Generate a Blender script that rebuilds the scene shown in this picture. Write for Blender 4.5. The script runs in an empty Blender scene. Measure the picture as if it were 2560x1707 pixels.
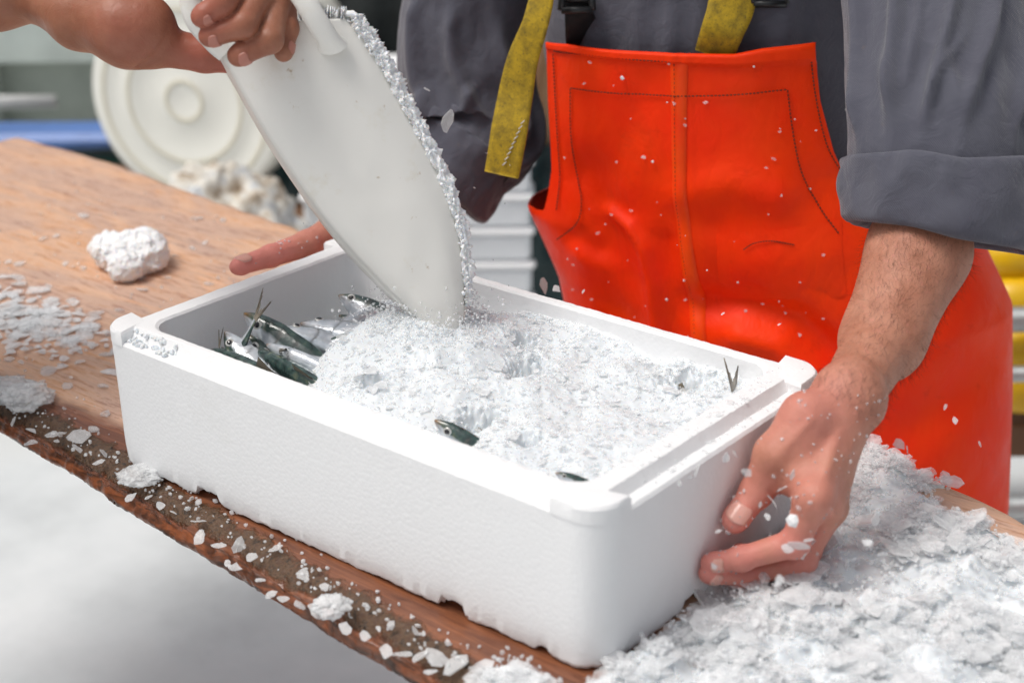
import bpy, math, random
import numpy as np
from mathutils import Vector, Matrix

# ------------------------------------------------------------------ camera
F_PX, CAM = 3921.9, np.array([.8992, -.9965, .7197])
AZ, EL, RO = -.6910, .4011, -.0095
DS = 2560 / 2352.0                       # coordinates below are in a 2352-wide frame


def cam_axes():
    d = np.array([math.sin(AZ) * math.cos(EL), math.cos(AZ) * math.cos(EL), -math.sin(EL)])
    r = np.cross(d, [0, 0, 1]); r /= np.linalg.norm(r); u = np.cross(r, d)
    c, s = math.cos(RO), math.sin(RO)
    return c * r + s * u, -s * r + c * u, d


RT, UP, FW = cam_axes()
scene = bpy.context.scene
col = scene.collection
cd = bpy.data.cameras.new('camera'); cam = bpy.data.objects.new('camera', cd); col.objects.link(cam)
M = Matrix(((RT[0], UP[0], -FW[0], CAM[0]), (RT[1], UP[1], -FW[1], CAM[1]), (RT[2], UP[2], -FW[2], CAM[2]), (0, 0, 0, 1)))
cam.matrix_world = M
cd.sensor_width = 36; cd.sensor_fit = 'HORIZONTAL'; cd.lens = F_PX / 2560 * 36
cd.clip_start = .05; cd.clip_end = 500
cd.dof.use_dof = True; cd.dof.focus_distance = 1.52; cd.dof.aperture_fstop = 4.4
scene.camera = cam

# ------------------------------------------------------------------ light
SUN_EL, SUN_AZ = math.radians(65), math.radians(214)     # azimuth measured from +Y towards +X
world = bpy.data.worlds.new('World'); scene.world = world; world.use_nodes = True
wn = world.node_tree.nodes; wl = world.node_tree.links
sky = wn.new('ShaderNodeTexSky'); sky.sky_type = 'NISHITA'; sky.sun_disc = False
sky.sun_elevation = SUN_EL; sky.sun_rotation = SUN_AZ; sky.air_density = 1.0; sky.dust_density = 6.0; sky.ozone_density = .6
hsv = wn.new('ShaderNodeHueSaturation'); hsv.inputs['Saturation'].default_value = .35
wl.new(sky.outputs[0], hsv.inputs['Color'])
wl.new(hsv.outputs[0], wn['Background'].inputs['Color'])
wn['Background'].inputs['Strength'].default_value = .14
sd = bpy.data.lights.new('sun', 'SUN'); sun = bpy.data.objects.new('sun', sd); col.objects.link(sun)
sd.energy = 1.75; sd.angle = math.radians(22); sd.color = (1, .965, .92)
sdir = Vector((math.sin(SUN_AZ) * math.cos(SUN_EL), math.cos(SUN_AZ) * math.cos(SUN_EL), math.sin(SUN_EL)))
sun.rotation_euler = sdir.to_track_quat('Z', 'Y').to_euler(); sun.location = sdir * 20
scene.view_settings.view_transform = 'Standard'; scene.view_settings.look = 'None'
scene.view_settings.gamma = 1; scene.view_settings.use_curve_mapping = False
scene.view_settings.exposure = -.29
scene.cycles.use_denoising = True; scene.cycles.diffuse_bounces = 7; scene.cycles.max_bounces = 14; scene.cycles.transparent_max_bounces = 28

# ------------------------------------------------------------------ projection helpers (pixel -> point at a real distance)
def ray(x, y):
    x *= DS; y *= DS
    return RT * ((x - 1280) / F_PX) - UP * ((y - 853.5) / F_PX) + FW


def K(x, y, t): return CAM + t * ray(x, y)
def KA(x, y, a, v):
    d = ray(x, y); return CAM + d * ((v - CAM[a]) / d[a])
def KX(x, y, v): return KA(x, y, 0, v)
def KY(x, y, v): return KA(x, y, 1, v)
def KZ(x, y, v=0.): return KA(x, y, 2, v)
def c2(cx, cy): return ((1700 + cx / 2.85) / DS, (950 + cy / 2.85) / DS)


rng = np.random.default_rng(7)
random.seed(3)


def nrm(v):
    v = np.asarray(v, float); return v / np.linalg.norm(v)


def sstep(a, b, x):
    t = np.clip((np.asarray(x, float) - a) / (b - a), 0, 1); return t * t * (3 - 2 * t)


def vnoise(p, seed=0):
    """smooth value noise, p (...,3)"""
    p = np.asarray(p, float); i = np.floor(p).astype(np.int64); f = p - i; f = f * f * (3 - 2 * f)
    def h(a, b, c):
        n = (a * 73856093) ^ (b * 19349663) ^ (c * 83492791) ^ (seed * 2654435)
        n = (n ^ (n >> 13)) * 1274126177 & 0x7fffffff
        return (n ^ (n >> 16)) % 65536 / 65535.0
    r = 0
    for a in (0, 1):
        for b in (0, 1):
            for c in (0, 1):
                w = (f[..., 0] if a else 1 - f[..., 0]) * (f[..., 1] if b else 1 - f[..., 1]) * (f[..., 2] if c else 1 - f[..., 2])
                r = r + w * h(i[..., 0] + a, i[..., 1] + b, i[..., 2] + c)
    return r * 2 - 1


def fbm(p, seed=0, o=3):
    p = np.asarray(p, float); r = 0; a = 1.
    for k in range(o):
        r = r + a * vnoise(p * 2 ** k, seed + k); a *= .5
    return r


# ------------------------------------------------------------------ object helpers
def tag(o, label=None, cat=None, group=None, kind=None):
    if label: o['label'] = label
    if cat: o['category'] = cat
    if group: o['group'] = group
    if kind: o['kind'] = kind
    return o


def empty(name, loc=(0, 0, 0)):
    o = bpy.data.objects.new(name, None); o.location = loc; o.empty_display_size = .05; col.objects.link(o); return o


def mesh_data(name, V, Fs, smooth=True):
    me = bpy.data.meshes.new(name)
    V = np.asarray(V, np.float32)
    if isinstance(Fs, np.ndarray):
        n = Fs.shape[1]
        me.vertices.add(len(V)); me.vertices.foreach_set('co', V.ravel())
        me.loops.add(Fs.size); me.loops.foreach_set('vertex_index', Fs.ravel().astype(np.int32))
        me.polygons.add(len(Fs)); me.polygons.foreach_set('loop_start', np.arange(0, Fs.size, n, dtype=np.int32))
        me.update(calc_edges=True)
    else:
        me.from_pydata([tuple(map(float, v)) for v in V], [], [tuple(map(int, f)) for f in Fs]); me.update()
    me.polygons.foreach_set('use_smooth', np.full(len(me.polygons), smooth))
    return me


def obj(name, V, Fs, mat, parent=None, smooth=True, attrs=None):
    """mesh object; V in world coordinates, parents are never rotated at build time"""
    V = np.asarray(V, float)
    if parent is not None:
        w = parent; off = np.zeros(3)
        while w is not None:
            off = off + np.array(w.location); w = w.parent
        V = V - off
    me = mesh_data(name, V, Fs, smooth)
    if attrs:
        for k, v in attrs.items():
            a = me.attributes.new(k, 'FLOAT', 'POINT'); a.data.foreach_set('value', np.asarray(v, np.float32))
    o = bpy.data.objects.new(name, me); col.objects.link(o)
    if mat: me.materials.append(mat)
    if parent is not None: o.parent = parent
    return o


def gridf(nr, nc, closed=False, off=0):
    """quad indices for nr rows x nc columns"""
    c = np.arange(nc if closed else nc - 1); r = np.arange(nr - 1)
    R, Cc = np.meshgrid(r, c, indexing='ij'); C2 = (Cc + 1) % nc
    return (np.stack([R * nc + Cc, R * nc + C2, (R + 1) * nc + C2, (R + 1) * nc + Cc], -1).reshape(-1, 4) + off).astype(np.int64)


class MB:
    def __init__(s): s.V = []; s.F = []; s.n = 0; s.sharp = False
    def add(s, V, Fs):
        V = np.asarray(V, float).reshape(-1, 3)
        s.F += [tuple(int(i) + s.n for i in f) for f in Fs]; s.V.append(V); s.n += len(V); return s
    def box(s, c, size, R=None, bev=.0):
        s.sharp = True; hx, hy, hz = np.array(size) / 2; b = bev if bev else min(size) * .06
        # bevelled box: 24 verts
        V = []; 
        for sx in (-1, 1):
            for sy in (-1, 1):
                for sz in (-1, 1):
                    V += [(sx * hx, sy * (hy - b), sz * (hz - b)), (sx * (hx - b), sy * hy, sz * (hz - b)), (sx * (hx - b), sy * (hy - b), sz * hz)]
        V = np.array(V)
        def id(sx, sy, sz, k): return ((sx * 4 + sy * 2 + sz) * 3 + k)
        Fs = []
        for a in range(3):
            for sgn in (0, 1):
                q = []
                for (u, v) in ((0, 0), (1, 0), (1, 1), (0, 1)):
                    t = [0, 0, 0]; t[a] = sgn; t[(a + 1) % 3] = u; t[(a + 2) % 3] = v; q.append(id(*t, a))
                Fs.append(q if sgn else q[::-1])
        for a in range(3):              # edges along axis a
            b1, b2 = (a + 1) % 3, (a + 2) % 3
            for u in (0, 1):
                for v in (0, 1):
                    t0 = [0, 0, 0]; t0[b1] = u; t0[b2] = v; t1 = list(t0); t1[a] = 1
                    q = [id(*t0, b1), id(*t1, b1), id(*t1, b2), id(*t0, b2)]
                    Fs.append(q if (u == v) else q[::-1])
        for sx in (0, 1):
            for sy in (0, 1):
                for sz in (0, 1):
                    q = [id(sx, sy, sz, k) for k in range(3)]
                    Fs.append(q if (sx + sy + sz) % 2 else q[::-1])
        if R is not None: V = V @ np.array(R).T
        return s.add(V + np.array(c), Fs)
    def tube(s, path, rad, n=12, cap=True, flat=None):
        V, Fs = loft(path, rad, n); Fs = [tuple(f) for f in Fs]
        if cap:
            Fs.append(tuple(range(n))[::-1]); m = len(path); Fs.append(tuple(range((m - 1) * n, m * n)))
        return s.add(V, Fs)
    def build(s, name, mat, parent=None, smooth=True):
        o = obj(name, np.concatenate(s.V), s.F, mat, parent, smooth)
        if s.sharp: o.data.set_sharp_from_angle(angle=math.radians(30))
        return o


def frames(path, e1hint=None):
    P = np.asarray(path, float); T = np.gradient(P, axis=0); T /= np.linalg.norm(T, axis=1)[:, None]
    h = np.array(e1hint if e1hint is not None else (RT if abs(T[0] @ RT) < .9 else UP), float)
    E1 = []; prev = h
    for t in T:
        a = prev - t * (prev @ t); a /= np.linalg.norm(a); E1.append(a)
        if e1hint is None: prev = a
    E1 = np.array(E1); E2 = np.cross(T, E1)
    return P, T, E1, E2


def loft(path, rad, n=24, e1=None, disp=None):
    """tube surface along path; rad list of r or (ra,rb); disp(theta,s)->added radius"""
    P, T, E1, E2 = frames(path, e1)
    th = np.linspace(0, 2 * np.pi, n, endpoint=False)
    ra = np.array([r if np.isscalar(r) else r[0] for r in rad], float); rb = np.array([r if np.isscalar(r) else r[1] for r in rad], float)
    s = np.linspace(0, 1, len(P))
    TH, S = np.meshgrid(th, s)
    d = disp(TH, S) if disp else 0
    X = (ra[:, None] + d) * np.cos(TH); Y = (rb[:, None] + d) * np.sin(TH)
    V = P[:, None] + X[..., None] * E1[:, None] + Y[..., None] * E2[:, None]
    return V.reshape(-1, 3), gridf(len(P), n, True)


def spline(pts, n):
    """Catmull-Rom through pts (any dimension)"""
    P = np.asarray(pts, float); P = np.vstack([2 * P[0] - P[1], P, 2 * P[-1] - P[-2]]); m = len(P) - 3
    out = []
    for u in np.linspace(0, m - 1e-9, n):
        i = int(u); t = u - i; a, b, c, d = P[i:i + 4]
        out.append(.5 * (2 * b + (c - a) * t + (2 * a - 5 * b + 4 * c - d) * t * t + (3 * b - a - 3 * c + d) * t ** 3))
    return np.array(out)


# ------------------------------------------------------------------ materials
def srgb(r, g, b, k=1.):
    f = lambda c: ((c / 255 + .055) / 1.055) ** 2.4 if c > 10 else c / 255 / 12.92
    return (f(r) * k, f(g) * k, f(b) * k, 1)


class Mat:
    def __init__(s, name, base=(.5, .5, .5, 1), rough=.5, **kw):
        s.m = bpy.data.materials.new(name); s.m.use_nodes = True; s.nt = s.m.node_tree
        s.b = s.nt.nodes['Principled BSDF']; s.b.inputs['Base Color'].default_value = base; s.b.inputs['Roughness'].default_value = rough
        for k, v in kw.items(): s.b.inputs[k.replace('_', ' ')].default_value = v
        s.tc = None
    def n(s, t, **kw):
        n = s.nt.nodes.new('ShaderNode' + t)
        for k, v in kw.items():
            if k in n.inputs: n.inputs[k].default_value = v
            else: setattr(n, k, v)
        return n
    def l(s, a, b): s.nt.links.new(a, b); return s
    def co(s, scale=(1, 1, 1), kind='Object'):
        t = s.n('TexCoord'); m = s.n('Mapping'); m.inputs['Scale'].default_value = scale; s.l(t.outputs[kind], m.inputs[0]); return m.outputs[0]
    def noise(s, scale, detail=4, rough=.55, co=None, dist=0.):
        n = s.n('TexNoise', Scale=scale, Detail=detail, Roughness=rough, Distortion=dist); s.l(co or s.co(), n.inputs['Vector']); return n.outputs['Fac']
    def ramp(s, fac, stops):
        r = s.n('ValToRGB'); e = r.color_ramp.elements
        while len(e) < len(stops): e.new(.5)
        for el, (p, c) in zip(e, stops): el.position = p; el.color = c if len(c) == 4 else (*c, 1)
        s.l(fac, r.inputs[0]); return r.outputs[0]
    def g(s, fac, a, b):
        return s.ramp(fac, [(a, (0, 0, 0, 1)), (b, (1, 1, 1, 1))])
    def mix(s, fac, a, b, mode='MIX'):
        m = s.n('MixRGB', blend_type=mode)
        for k, v in ((0, fac), (1, a), (2, b)):
            if isinstance(v, (int, float)): m.inputs[k].default_value = v
            elif isinstance(v, tuple): m.inputs[k].default_value = v if len(v) == 4 else (*v, 1)
            else: s.l(v, m.inputs[k])
        return m.outputs[0]
    def math(s, op, a, b=0.):
        m = s.n('Math', operation=op)
        for k, v in ((0, a), (1, b)):
            if isinstance(v, (int, float)): m.inputs[k].default_value = v
            else: s.l(v, m.inputs[k])
        return m.outputs[0]
    def attr(s, name):
        a = s.n('Attribute'); a.attribute_name = name; return a.outputs['Fac']
    def base(s, c): return s.l(c, s.b.inputs['Base Color'])
    def rough(s, c): return s.l(c, s.b.inputs['Roughness'])
    def bump(s, h, strength=.3, dist=.002):
        last = getattr(s, 'lastb', None)
        b = s.n('Bump'); b.inputs['Strength'].default_value = strength; b.inputs['Distance'].default_value = dist
        s.l(h, b.inputs['Height'])
        if last: s.l(last, b.inputs['Normal'])
        s.lastb = b.outputs[0]; s.l(b.outputs[0], s.b.inputs['Normal']); return s


def make_mats():
    m = {}
    # expanded polystyrene
    x = Mat('foam', (.86, .865, .87, 1), .62, Subsurface_Weight=.15); x.b.inputs['Subsurface Radius'].default_value = (.004, .004, .004)
    v = x.n('TexVoronoi', Scale=260., feature='F1'); x.l(x.co(), v.inputs['Vector'])
    v2 = x.n('TexVoronoi', Scale=260., feature='DISTANCE_TO_EDGE'); x.l(x.co(), v2.inputs['Vector'])
    x.bump(x.math('MULTIPLY', v.outputs['Distance'], -1.), .19, .0012)
    d = x.g(x.noise(9, 5, .65), .60, .78)
    sp = x.g(x.noise(140, 3), .72, .80)
    c = x.mix(x.math('MULTIPLY', d, .22), (.87, .875, .88), (.72, .71, .66)); c = x.mix(x.math('MULTIPLY', x.math('MULTIPLY', sp, d), .5), c, (.5, .45, .35)); x.base(c)
    m['foam'] = x.m
    # ice: white scattering inside clear plates, so every layer lets part of the light through
    def ice(name, base, rough, a0, a1, sss=0., spec=.5):
        x = Mat(name, base, rough, IOR=1.31, Subsurface_Weight=sss); x.b.inputs['Subsurface Radius'].default_value = (.012, .014, .016); x.b.inputs['Specular IOR Level'].default_value = spec
        x.bump(x.noise(420, 3), .28 if a0 < 1 else .14, .001); x.bump(x.noise(90, 3), .3 if a0 < 1 else .14, .003)
        x.rough(x.ramp(x.noise(150, 2), [(.35, (rough * .5,) * 3), (.7, (min(1, rough * 1.6),) * 3)]))
        if a0 < 1: x.l(x.ramp(x.noise(55, 4, .6), [(.32, (a0,) * 3), (.68, (a1,) * 3)]), x.b.inputs['Alpha'])
        return x.m
    m['ice'] = ice('crushed_ice', (.90, .918, .93, 1), .25, .25, .62)
    m['snow'] = ice('packed_ice', (.75, .782, .803, 1), .36, 1, 1, .8)
    m['lump'] = ice('snow_lump', (.90, .91, .92, 1), .45, 1, 1, .8)
    m['flake'] = ice('flake_ice', (.89, .905, .915, 1), .13, .14, .52, 0., .9)
    m['clear'] = ice('clear_ice', (.95, .96, .965, 1), .08, .18, .60, 0., 1.)
    # wood
    x = Mat('wet_wood', rough=.4)
    co = x.co((1.8, 22, 22)); g1 = x.noise(3.2, 9, .68, co, 1.6)
    g2 = x.noise(9, 5, .6, x.co((1.0, 60, 60)), .4)
    st = x.noise(2.9, 6, .65, x.co((1.2, 3.4, 3.4)), 1.2)
    dry = x.ramp(g1, [(.27, srgb(140, 90, 64)), (.42, srgb(192, 136, 98)), (.53, srgb(220, 168, 126)), (.66, srgb(196, 136, 94)), (.78, srgb(160, 108, 82))])
    dry = x.mix(x.math('MULTIPLY', x.g(g2, .5, .75), .35), dry, srgb(166, 112, 86))
    dry = x.mix(x.math('MULTIPLY', x.g(st, .43, .58), .62), dry, srgb(156, 128, 124))
    dry = x.mix(x.math('MULTIPLY', x.g(x.noise(5, 4, .5, x.co((1, 7, 7)), 1.), .60, .70), .7), dry, srgb(128, 104, 106))
    wet = x.ramp(g1, [(.28, srgb(84, 48, 34)), (.5, srgb(124, 78, 56)), (.68, srgb(150, 94, 64)), (.8, srgb(106, 66, 48))])
    wet = x.mix(x.math('MULTIPLY', x.g(g2, .48, .7), .4), wet, srgb(62, 34, 26))
    fine = x.noise(60, 6, .75, x.co((.35, 3, 3))); dry = x.mix(x.math('MULTIPLY', x.g(fine, .50, .62), .5), dry, srgb(146, 98, 74)); dry = x.mix(x.math('MULTIPLY', x.g(fine, .46, .34), .42), dry, srgb(240, 208, 184))
    wmask = x.attr('wet')
    wn_ = x.math('ADD', wmask, x.math('MULTIPLY', x.math('SUBTRACT', x.noise(7, 4, .6, x.co((1, 2.5, 2.5))), .5), .9))
    wm = x.g(wn_, .35, .65)
    c = x.mix(wm, dry, wet)
    # dark algae along the worn front edge, bare orange wood below it
    al = x.math('ADD', x.attr('moss'), x.math('MULTIPLY', x.math('SUBTRACT', x.noise(22, 6, .7), .5), 2.2))
    alg = x.ramp(x.noise(130, 4, .7), [(.35, srgb(56, 42, 30)), (.5, srgb(98, 72, 50)), (.65, srgb(78, 52, 38)), (.75, srgb(130, 104, 76))])
    c = x.mix(x.g(al, .5, .75), c, alg)
    ed = x.ramp(x.noise(7, 6, .65, x.co((3, 14, 14)), 1.), [(.35, srgb(58, 40, 30)), (.47, srgb(100, 60, 40)), (.6, srgb(146, 84, 52)), (.7, srgb(84, 58, 44)), (.8, srgb(120, 100, 80))])
    c = x.mix(x.attr('edge'), c, ed)
    x.base(c); x.rough(x.ramp(wm, [(0, (.55,) * 3), (1, (.26,) * 3)]))
    x.bump(g1, .25, .003); x.bump(x.math('MULTIPLY', x.g(al, .5, .75), x.noise(160, 4, .7)), .7, .006); x.bump(g2, .15, .0015)
    m['wood'] = x.m
    x = Mat('grey_timber', srgb(150, 110, 76), .7); x.base(x.ramp(x.noise(6, 5, .6, x.co((20, 20, 1.5))), [(.3, srgb(120, 86, 58)), (.7, srgb(176, 136, 98))])); m['timber'] = x.m
    # skin
    def skin(name, a, b, red):
        x = Mat(name, a, .5, Subsurface_Weight=.15); x.b.inputs['Subsurface Radius'].default_value = (.008, .003, .0015); x.b.inputs['Specular IOR Level'].default_value = .32
        c = x.mix(x.g(x.noise(38, 5, .6), .3, .7), a, b)
        c = x.mix(x.attr('red'), c, red)
        c = x.mix(x.math('MULTIPLY', x.g(x.noise(210, 2), .58, .75), .25), c, red)
        x.base(c)
        v = x.n('TexVoronoi', Scale=620., feature='DISTANCE_TO_EDGE'); x.l(x.co(), v.inputs['Vector'])
        x.bump(v.outputs['Distance'], .22, .0009); x.bump(x.noise(75, 4, .65, None, .6), .38, .0028); x.bump(x.noise(300, 3), .15, .0008)
        return x.m
    m['skin'] = skin('skin', srgb(196, 140, 116), srgb(174, 116, 92), srgb(220, 138, 128))
    m['skin2'] = skin('skin_tanned', srgb(164, 112, 88), srgb(144, 92, 70), srgb(172, 90, 78))
    m['skin2'].node_tree.nodes['Principled BSDF'].inputs['Roughness'].default_value = .4
    m['skin3'] = skin('skin_cold', srgb(206, 140, 126), srgb(194, 120, 108), srgb(210, 112, 104))
    x = Mat('nail', srgb(224, 168, 154), .28, Subsurface_Weight=.2); x.b.inputs['Subsurface Radius'].default_value = (.004, .002, .001); m['nail'] = x.m
    x = Mat('nail_dull', srgb(180, 118, 102), .35); m['nail2'] = x.m
    x = Mat('nail_edge', srgb(226, 200, 180), .35); m['nail_edge'] = x.m
    x = Mat('hair', srgb(60, 42, 32), .6); m['hair'] = x.m
    # clothing
    def cloth(name, c1, c2, scale=1500., bump=.3):
        x = Mat(name, c1, .85, Sheen_Weight=.25, Sheen_Roughness=.5); x.b.inputs['Specular IOR Level'].default_value = .25
        w = x.n('TexWave', Scale=scale / 6.28, wave_type='BANDS', bands_direction='DIAGONAL'); x.l(x.co(), w.inputs['Vector'])
        c = x.mix(x.g(x.noise(22, 5, .6), .3, .75), c1, c2); c = x.mix(x.math('MULTIPLY', w.outputs['Fac'], .22), c, tuple(v * .62 for v in c1[:3]))
        c = x.mix(x.math('MULTIPLY', x.g(x.noise(60, 3), .68, .78), .22), c, srgb(128, 112, 96))
        x.base(c); x.bump(w.outputs['Fac'], bump * 1.5, .0006); x.bump(x.noise(40, 5, .65, None, 1.), .5, .005); return x.m
    m['shirt'] = cloth('grey_twill', srgb(92, 93, 104), srgb(78, 78, 90))
    m['shirt_in'] = cloth('twill_inside', srgb(78, 66, 70), srgb(60, 52, 58))
    m['trouser'] = cloth('dark_work_cloth', srgb(60, 66, 84), srgb(48, 52, 66))
    x = Mat('orange_oilskin', srgb(255, 60, 0, .95), .42)
    x.b.inputs['Specular IOR Level'].default_value = .2
    n1 = x.noise(7, 5, .6)
    c = x.mix(x.g(n1, .32, .7), srgb(255, 66, 0, 1.), srgb(253, 44, 0, 1.))
    c = x.mix(x.math('MULTIPLY', x.g(x.noise(34, 5, .7), .6, .75), .3), c, srgb(190, 36, 8))
    c = x.mix(x.math('MULTIPLY', x.g(x.noise(6, 6, .7, x.co((1, 1, .35)), 1.), .62, .74), .3), c, srgb(170, 52, 16))
    x.base(c); x.rough(x.ramp(x.noise(16, 5, .65), [(.35, (.40,) * 3), (.7, (.66,) * 3)]))
    x.bump(x.noise(14, 4, .55), .25, .006); x.bump(x.noise(38, 5, .6, x.co((1, 1, .6)), 1.5), .4, .004); x.bump(x.noise(120, 3, .5), .15, .0015); x.bump(x.noise(330, 3), .14, .0008); m['orange'] = x.m
    x = Mat('orange_tape', srgb(255, 96, 4), .42); x.b.inputs['Specular IOR Level'].default_value = .3; x.base(x.mix(x.g(x.noise(20, 5, .6), .35, .7), srgb(255, 84, 4), srgb(255, 58, 0))); x.bump(x.noise(60, 4), .2, .002); m['tape'] = x.m
    x = Mat('stitch_thread', srgb(74, 46, 26), .8); m['thread'] = x.m
    x = Mat('yellow_webbing', srgb(176, 146, 28), .8)
    c = x.mix(x.g(x.noise(70, 5, .7), .40, .68), srgb(186, 154, 28), srgb(122, 102, 26)); c = x.mix(x.g(x.noise(420, 3, .7), .56, .7), c, srgb(92, 84, 36))
    x.base(c); x.bump(x.noise(600, 2), .3, .0007); m['yellow'] = x.m
    m['black'] = Mat('black_webbing', srgb(22, 22, 26), .75).m
    m['blackplastic'] = Mat('black_plastic', srgb(34, 36, 38), .35).m
    # scoop plastic
    x = Mat('milky_plastic', srgb(228, 226, 214), .38, Subsurface_Weight=.0)
    c = x.mix(x.math('MULTIPLY', x.g(x.noise(16, 6, .7), .55, .75), .5), srgb(246, 245, 240), srgb(222, 213, 188)); c = x.mix(x.math('MULTIPLY', x.g(x.noise(60, 4, .7), .66, .74), .6), c, srgb(176, 150, 104)); x.base(c)
    x.bump(x.noise(40, 4), .12, .002)
    t = x.n('BsdfTranslucent'); x.l(c, t.inputs['Color']); mx = x.n('MixShader'); mx.inputs[0].default_value = .18; x.l(x.b.outputs[0], mx.inputs[1]); x.l(t.outputs[0], mx.inputs[2]); x.l(mx.outputs[0], x.nt.nodes['Material Output'].inputs['Surface']); m['hdpe'] = x.m
    # fish
    x = Mat('sardine_skin', rough=.22, Metallic=.0); x.b.inputs['Coat Weight'].default_value = .6; x.b.inputs['Coat Roughness'].default_value = .08
    t = x.attr('back')
    back = x.ramp(x.noise(120, 4, .6), [(.3, srgb(30, 42, 42)), (.55, srgb(60, 82, 78)), (.75, srgb(112, 118, 92))])
    silv = x.ramp(x.noise(90, 4, .6), [(.3, srgb(176, 186, 196)), (.55, srgb(216, 222, 228)), (.75, srgb(236, 238, 240))])
    tt = x.math('ADD', t, x.math('MULTIPLY', x.math('SUBTRACT', x.noise(70, 3), .5), .25))
    c = x.mix(x.g(tt, .60, .74), silv, back)
    c = x.mix(x.math('MULTIPLY', x.attr('snout'), x.g(x.noise(150, 3), .25, .6)), c, srgb(140, 96, 40))
    c = x.mix(x.attr('gill'), c, srgb(96, 92, 84))
    x.base(c); mt = x.math('MULTIPLY', x.math('SUBTRACT', 1., x.g(tt, .60, .74)), .35); x.l(mt, x.b.inputs['Metallic'])
    v = x.n('TexVoronoi', Scale=420.); x.l(x.co((.7, 1, 1)), v.inputs['Vector']); x.bump(v.outputs['Distance'], .25, .0008); m['fish'] = x.m
    x = Mat('fish_fin', srgb(112, 100, 84), .4, Transmission_Weight=.15); x.base(x.ramp(x.noise(90, 3, .6, x.co((.1, 1, 1))), [(.35, srgb(70, 60, 48)), (.65, srgb(150, 138, 118))])); m['fin'] = x.m
    m['eyering'] = Mat('eye_ring', srgb(206, 206, 200), .15, Metallic=.4, Coat_Weight=1.).m
    m['pupil'] = Mat('pupil', srgb(10, 12, 18), .06, Coat_Weight=1.).m
    # surroundings
    x = Mat('pale_concrete', srgb(214, 216, 215), .5); c = x.ramp(x.noise(2.2, 6, .6), [(.3, srgb(190, 194, 195)), (.5, srgb(214, 218, 219)), (.72, srgb(230, 233, 234))])
    c = x.mix(x.math('MULTIPLY', x.g(x.noise(1.1, 4, .6), .52, .66), .3), c, srgb(176, 176, 168)); x.base(c); x.bump(x.noise(60, 4), .2, .004); m['concrete'] = x.m
    def plain(k, c, r=.5, var=.12, sc=5., **kw):
        x = Mat(k, c, r, **kw); x.base(x.mix(x.g(x.noise(sc, 5, .65), .3, .72), c, tuple(v * (1 - var * 2) for v in c[:3]))); x.bump(x.noise(sc * 8, 3), .15, .003); m[k] = x.m
    plain('sage_light', srgb(216, 226, 219), .5); plain('sage_mid', srgb(176, 184, 175), .6); plain('sage_white', srgb(206, 212, 208), .5)
    plain('white_paint', srgb(226, 226, 224), .4); plain('blue_plastic', srgb(98, 132, 196), .4); plain('green_plastic', srgb(30, 74, 58), .45); plain('teal_dark', srgb(22, 54, 56), .5, .3)
    plain('cream', srgb(238, 237, 228), .4, .03, 3.); plain('cream_dark', srgb(222, 217, 198), .5, .05)
    plain('dark_net', srgb(34, 40, 40), .9, .3, 40.); plain('foam_grey', srgb(236, 240, 243), .6, .03); plain('buoy_yellow', srgb(240, 190, 10), .35, .15)
    plain('galv', srgb(178, 182, 182), .3, .12, 12., Metallic=.6); plain('brown_wood', srgb(120, 86, 60), .7, .2); plain('boot', srgb(40, 52, 44), .4)
    x = Mat('dirty_net', srgb(200, 192, 178), .9); x.base(x.ramp(x.noise(16, 5, .7), [(.34, srgb(110, 84, 60)), (.42, srgb(190, 176, 156)), (.54, srgb(226, 224, 216)), (.64, srgb(176, 182, 190)), (.75, srgb(214, 206, 192))])); m['dirty'] = x.m
    return m


MT = make_mats()


# ------------------------------------------------------------------ implicit surfaces
def surfnet(F, o, h):
    """naive surface nets on a scalar grid, negative inside"""
    nx, ny, nz = F.shape; ins = F < 0
    cnt = sum(ins[i:nx - 1 + i, j:ny - 1 + j, k:nz - 1 + k].astype(np.int8) for i in (0, 1) for j in (0, 1) for k in (0, 1))
    act = (cnt > 0) & (cnt < 8); I = np.argwhere(act); idx = np.full(act.shape, -1, np.int64); idx[act] = np.arange(len(I))
    P = np.zeros((len(I), 3)); W = np.zeros(len(I)); cor = [(i, j, k) for i in (0, 1) for j in (0, 1) for k in (0, 1)]
    for a in cor:
        for b in cor:
            if sum(b) - sum(a) == 1 and sum(abs(np.array(a) - b)) == 1:
                fa = F[tuple((I + a).T)]; fb = F[tuple((I + b).T)]; m = (fa < 0) != (fb < 0); t = (fa[m] / (fa[m] - fb[m]))[:, None]
                P[m] += np.array(a) + t * (np.array(b) - np.array(a)); W[m] += 1
    V = (I + P / W[:, None]) * h + np.asarray(o)
    Q = []
    for a in range(3):
        b, c = (a + 1) % 3, (a + 2) % 3
        s0 = [slice(None)] * 3; s1 = [slice(None)] * 3
        s0[a] = slice(0, -1); s1[a] = slice(1, None)
        for ax in (b, c): s0[ax] = slice(1, -1); s1[ax] = slice(1, -1)
        A = ins[tuple(s0)]; B = ins[tuple(s1)]; E = np.argwhere(A != B); up = A[A != B]
        off = np.zeros(3, int); off[b] = 1; off[c] = 1; E = E + off
        def cell(db, dc):
            e = E.copy(); e[:, b] += db; e[:, c] += dc; return idx[tuple(e.T)]
        q = np.stack([cell(-1, -1), cell(0, -1), cell(0, 0), cell(-1, 0)], -1); q[~up] = q[~up][:, ::-1]; Q.append(q)
    return V, np.concatenate(Q)


def smin(a, b, k):
    h = np.clip(.5 + .5 * (a - b) / k, 0, 1); return a * (1 - h) + b * h - k * h * (1 - h)


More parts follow.
